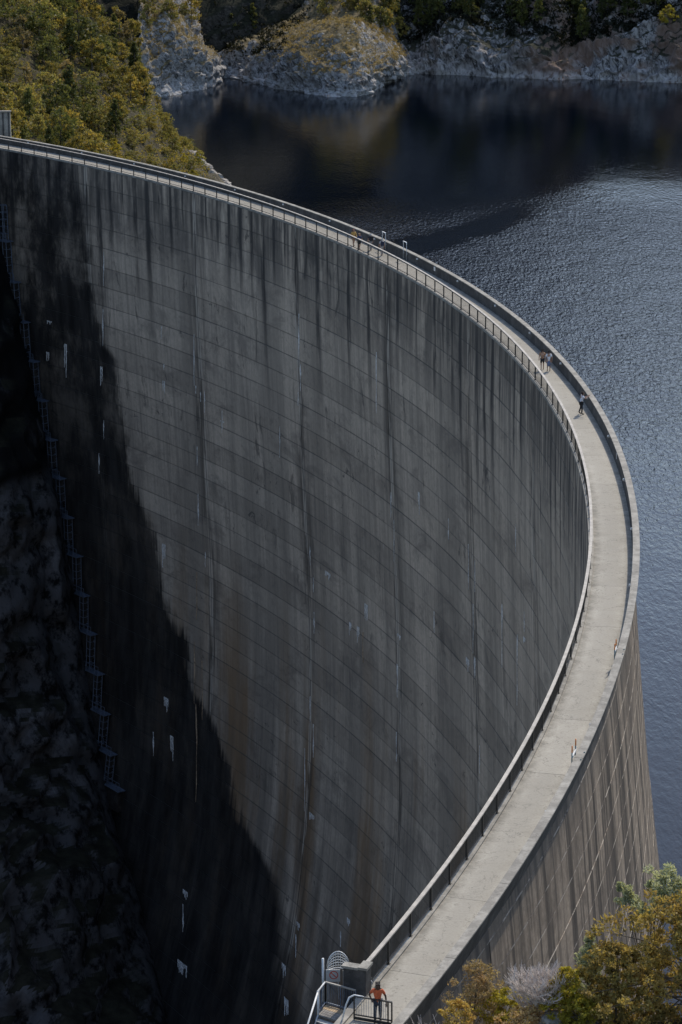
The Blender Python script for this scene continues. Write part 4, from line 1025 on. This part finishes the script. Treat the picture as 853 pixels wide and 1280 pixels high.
# ------------------------------------------------------------------ people
MP = {}
def cloth(name, col):
    if name not in MP: MP[name] = flat_mat(name, col, .85, 0, .15, 12)
    return MP[name]
SKIN = cloth('skin_light', (.42, .25, .17)); SKIN_D = cloth('skin_brown', (.10, .055, .035))
def skin_mesh(name, pts, edges, radii, root, mat, parent, lev=1):
    me = bpy.data.meshes.new(name); me.from_pydata(pts, edges, []); o = link_mesh(name, me, mat, parent)
    md = o.modifiers.new('skin', 'SKIN'); md.use_smooth_shade = True
    for i, r in enumerate(radii):
        sv = me.skin_vertices[0].data[i]; sv.radius = (r, r) if not isinstance(r, tuple) else r; sv.use_root = (i == root)
    s = o.modifiers.new('sub', 'SUBSURF'); s.levels = lev; s.render_levels = lev
    return o
def person(loc, face_deg, label, h=1.62, shirt=(.5, .1, .05), trousers=(.03, .04, .06), hair=(.02, .015, .012), skin=None, stride=.0, arms='down', lean=0.0, shorts=False, long_sleeve=False, dress=False, bag=None, cap=None, group=None):
    skin = skin or SKIN; e = empty('person', loc, label, 'person', group, rad(face_deg)); k = h / 1.65
    def V3(x, y, z): return (x * k, (y + lean * max(0, z - .86)) * k, z * k)       # forward is +y
    s = stride
    J = {'pel': V3(0, 0, .90), 'spi': V3(0, .0, 1.08), 'che': V3(0, .0, 1.27), 'nek': V3(0, .01, 1.41), 'hea': V3(0, .03, 1.50), 'bro': V3(0, .035, 1.56), 'top': V3(0, .02, 1.63), 'nos': V3(0, .125, 1.535)}
    for sd, n in ((-1, 'l'), (1, 'r')):
        f = s * sd
        J['sh' + n] = V3(.175 * sd, 0, 1.36); J['hi' + n] = V3(.085 * sd, 0, .86); J['kn' + n] = V3(.10 * sd, f * .5 + .02, .48); J['an' + n] = V3(.10 * sd, f - .03 + (.0 if f >= 0 else -.05), .08 + (0 if f >= 0 else .05)); J['to' + n] = V3(.115 * sd, f + .13, .03)
        if arms == 'down': el, wr, hd = (.25, -.02 - f * .3, 1.10), (.25, .08 - f * .6, .87), (.245, .11 - f * .7, .79)
        elif arms == 'rail': el, wr, hd = (.27, .02, 1.12), (.24, .24, 1.0), (.22, .31, .985)
        elif arms == 'photo': el, wr, hd = (.20, .22, 1.20), (.09, .44, 1.33), (.06, .50, 1.38)
        elif arms == 'hip': el, wr, hd = ((.30, -.02, 1.10), (.33, .10, .90), (.33, .15, .83)) if sd < 0 else ((.33, -.03, 1.15), (.22, .12, 1.0), (.20, .20, .99))
        J['el' + n] = V3(el[0] * sd, el[1], el[2]); J['wr' + n] = V3(wr[0] * sd, wr[1], wr[2]); J['ha' + n] = V3(hd[0] * sd, hd[1], hd[2])
    names = list(J); pts = [J[n] for n in names]; ix = {n: i for i, n in enumerate(names)}
    rd = {'pel': .125, 'spi': .11, 'che': .125, 'nek': .05, 'hea': .078, 'bro': .088, 'top': .055, 'nos': .014, 'sh': .06, 'el': .042, 'wr': .028, 'ha': .03, 'hi': .085, 'kn': .055, 'an': .038, 'to': .032}
    E = [('pel', 'spi'), ('spi', 'che'), ('che', 'nek'), ('nek', 'hea'), ('hea', 'bro'), ('bro', 'top'), ('hea', 'nos')]
    for n in 'lr': E += [('che', 'sh' + n), ('sh' + n, 'el' + n), ('el' + n, 'wr' + n), ('wr' + n, 'ha' + n), ('pel', 'hi' + n), ('hi' + n, 'kn' + n), ('kn' + n, 'an' + n), ('an' + n, 'to' + n)]
    R_ = [(rd[n] if n in rd else rd[n[:2]]) * k for n in names]
    edges = [(ix[a], ix[b]) for a, b in E]
    for n, sd in (('l', -1), ('r', 1)):                                     # five fingers on each hand
        h0 = Vector(J['ha' + n]); w0 = Vector(J['wr' + n]); d = (h0 - w0).normalized(); sx = d.cross(Vector((0, 0, 1)) if abs(d.z) < .8 else Vector((0, 1, 0))).normalized()
        for q, (o, L) in enumerate(((-.028, .062), (-.010, .075), (.010, .070), (.027, .055))):
            a = h0 + sx * o * k + d * .03 * k; b = a + (d * L + Vector((0, 0, -.012))) * k
            i0 = len(pts); pts += [tuple(a), tuple(b)]; R_ += [.010 * k, .008 * k]; edges += [(ix['ha' + n], i0), (i0, i0 + 1)]
        th = w0.lerp(h0, .6) + (sx * .045 * -sd + d * .03) * k; i0 = len(pts); pts += [tuple(th), tuple(th + d * .035 * k)]; R_ += [.011 * k, .009 * k]; edges += [(ix['ha' + n], i0), (i0, i0 + 1)]
    skin_mesh('body', pts, edges, R_, ix['pel'], skin, e)
    def part(name, sel, edg, grow, mat, extra=None):
        pp = [J[a] for a in sel]; ii = {a: i for i, a in enumerate(sel)}; rr = [((rd[a] if a in rd else rd[a[:2]]) + grow) * k for a in sel]
        return skin_mesh(name, pp, [(ii[a], ii[b]) for a, b in edg], rr, 0, mat, e)
    J['mel'] = tuple(Vector(J['shl']).lerp(Vector(J['ell']), .75)); J['mer'] = tuple(Vector(J['shr']).lerp(Vector(J['elr']), .75)); rd['me'] = .05
    J['mkl'] = tuple(Vector(J['hil']).lerp(Vector(J['knl']), .8)); J['mkr'] = tuple(Vector(J['hir']).lerp(Vector(J['knr']), .8)); rd['mk'] = .075
    J['hem'] = V3(0, 0, .84); rd['hem'] = .125; J['col'] = V3(0, .005, 1.36); rd['col'] = .07
    sm = cloth('cloth_%02x%02x%02x' % tuple(int(255 * c) for c in shirt), shirt); tm = cloth('cloth_%02x%02x%02x' % tuple(int(255 * c) for c in trousers), trousers)
    sel = ['spi', 'hem', 'che', 'col', 'shl', 'shr', 'mel', 'mer']; ed = [('hem', 'spi'), ('spi', 'che'), ('che', 'col'), ('che', 'shl'), ('che', 'shr'), ('shl', 'mel'), ('shr', 'mer')]
    if long_sleeve: sel += ['ell', 'elr', 'wrl', 'wrr']; ed += [('mel', 'ell'), ('mer', 'elr'), ('ell', 'wrl'), ('elr', 'wrr')]
    part('shirt', sel, ed, .014, sm)
    if dress:
        J['sk1'] = V3(0, 0, .62); J['sk2'] = V3(0, .0, .36); rd['sk1'] = .15; rd['sk2'] = .17; part('skirt', ['pel', 'sk1', 'sk2'], [('pel', 'sk1'), ('sk1', 'sk2')], .015, tm)
    else:
        end = 'mk' if shorts else 'an'; sel = ['pel', 'hil', 'hir']; ed = [('pel', 'hil'), ('pel', 'hir')]
        for n in 'lr':
            if shorts: sel += ['mk' + n]; ed += [('hi' + n, 'mk' + n)]
            else: sel += ['kn' + n, 'an' + n]; ed += [('hi' + n, 'kn' + n), ('kn' + n, 'an' + n)]
        part('trousers', sel, ed, .014, tm)
    hm = cloth('hair_%02x%02x%02x' % tuple(int(255 * c) for c in hair), hair); J['hb'] = V3(0, -.01, 1.55); J['ht'] = V3(0, .01, 1.64); J['hk'] = V3(0, -.045, 1.49); rd.update(hb=.09, ht=.06, hk=.06)
    part('hair', ['hb', 'ht', 'hk'], [('hb', 'ht'), ('hb', 'hk')], .006, hm)
    for n in 'lr': part('shoe', ['an' + n, 'to' + n], [('an' + n, 'to' + n)], .012, cloth('shoe_dark', (.02, .02, .02)))
    if bag:
        b = MB(); b.box(V3(0, -.20, 1.20), (.30 * k, .16 * k, .42 * k)); o = b.build('pack', cloth('pack_%s' % bag[0], bag[1]), None, False, False); o.parent = e
    return e
def face_along(t): return t + 180.0            # facing towards increasing theta is t (heading +y rotated by t)
def stand(x, y, z=0.0):
    p = at_z(x, y, z); return (p.x, p.y, z), math.degrees(math.atan2(p.y - CY, p.x - CX))
(pz, t) = stand(472.5, 1278); person(pz, 176, 'man with dark hair in an orange shirt and dark trousers behind the black barrier', 1.60, (.62, .13, .045), (.045, .05, .065), (.018, .013, .010), SKIN_D, .03, 'hip')
(pz, t) = stand(726.5, 518); person(pz, t - 90 + 4, 'person in white shirt and black trousers leaning on the parapet over the lake', 1.64, (.66, .64, .68), (.015, .016, .02), (.03, .014, .012), SKIN, .06, 'photo', .13)
g = 'pair walking side by side on the walkway'
(pz, t) = stand(678, 462.5); person(pz, t - 8, 'walker in a tan top and dark shorts, left one of the pair', 1.60, (.33, .19, .11), (.02, .02, .024), (.05, .03, .02), SKIN, .2, 'down', 0, True, group=g)
(pz, t) = stand(686, 464); person(pz, t - 10, 'walker in a white top and long blue dress, right one of the pair', 1.58, (.70, .69, .70), (.14, .17, .26), (.04, .025, .02), SKIN, .08, 'down', 0, False, False, True, group=g)
g = 'four people walking near the ladder rails'
(pz, t) = stand(442.3, 308); person(pz, t + 180, 'walker in a golden-yellow jacket, first of the four near the ladder rails', 1.66, (.52, .30, .08), (.40, .24, .14), (.12, .03, .02), SKIN, .22, 'down', .05, True, True, group=g)
(pz, t) = stand(449.5, 312.5); person(pz, t + 180, 'walker in a navy top and dark shorts beside the one in the yellow jacket', 1.60, (.03, .04, .09), (.03, .03, .03), (.16, .10, .06), SKIN, .22, 'down', .04, True, group=g)
(pz, t) = stand(463.5, 313.5); person(pz, t, 'walker with pale cap and black pack close to the parapet, third of four', 1.66, (.05, .04, .05), (.32, .30, .28), (.55, .50, .45), SKIN, .1, 'down', 0, group=g, bag=('black', (.015, .015, .018)))
(pz, t) = stand(477.5, 319.5); person(pz, t, 'walker in pale clothes with a navy pack, last of the four beside the ladder rail', 1.60, (.50, .48, .48), (.42, .36, .32), (.5, .45, .40), SKIN, .15, 'down', 0, group=g, bag=('navy', (.02, .025, .05)))
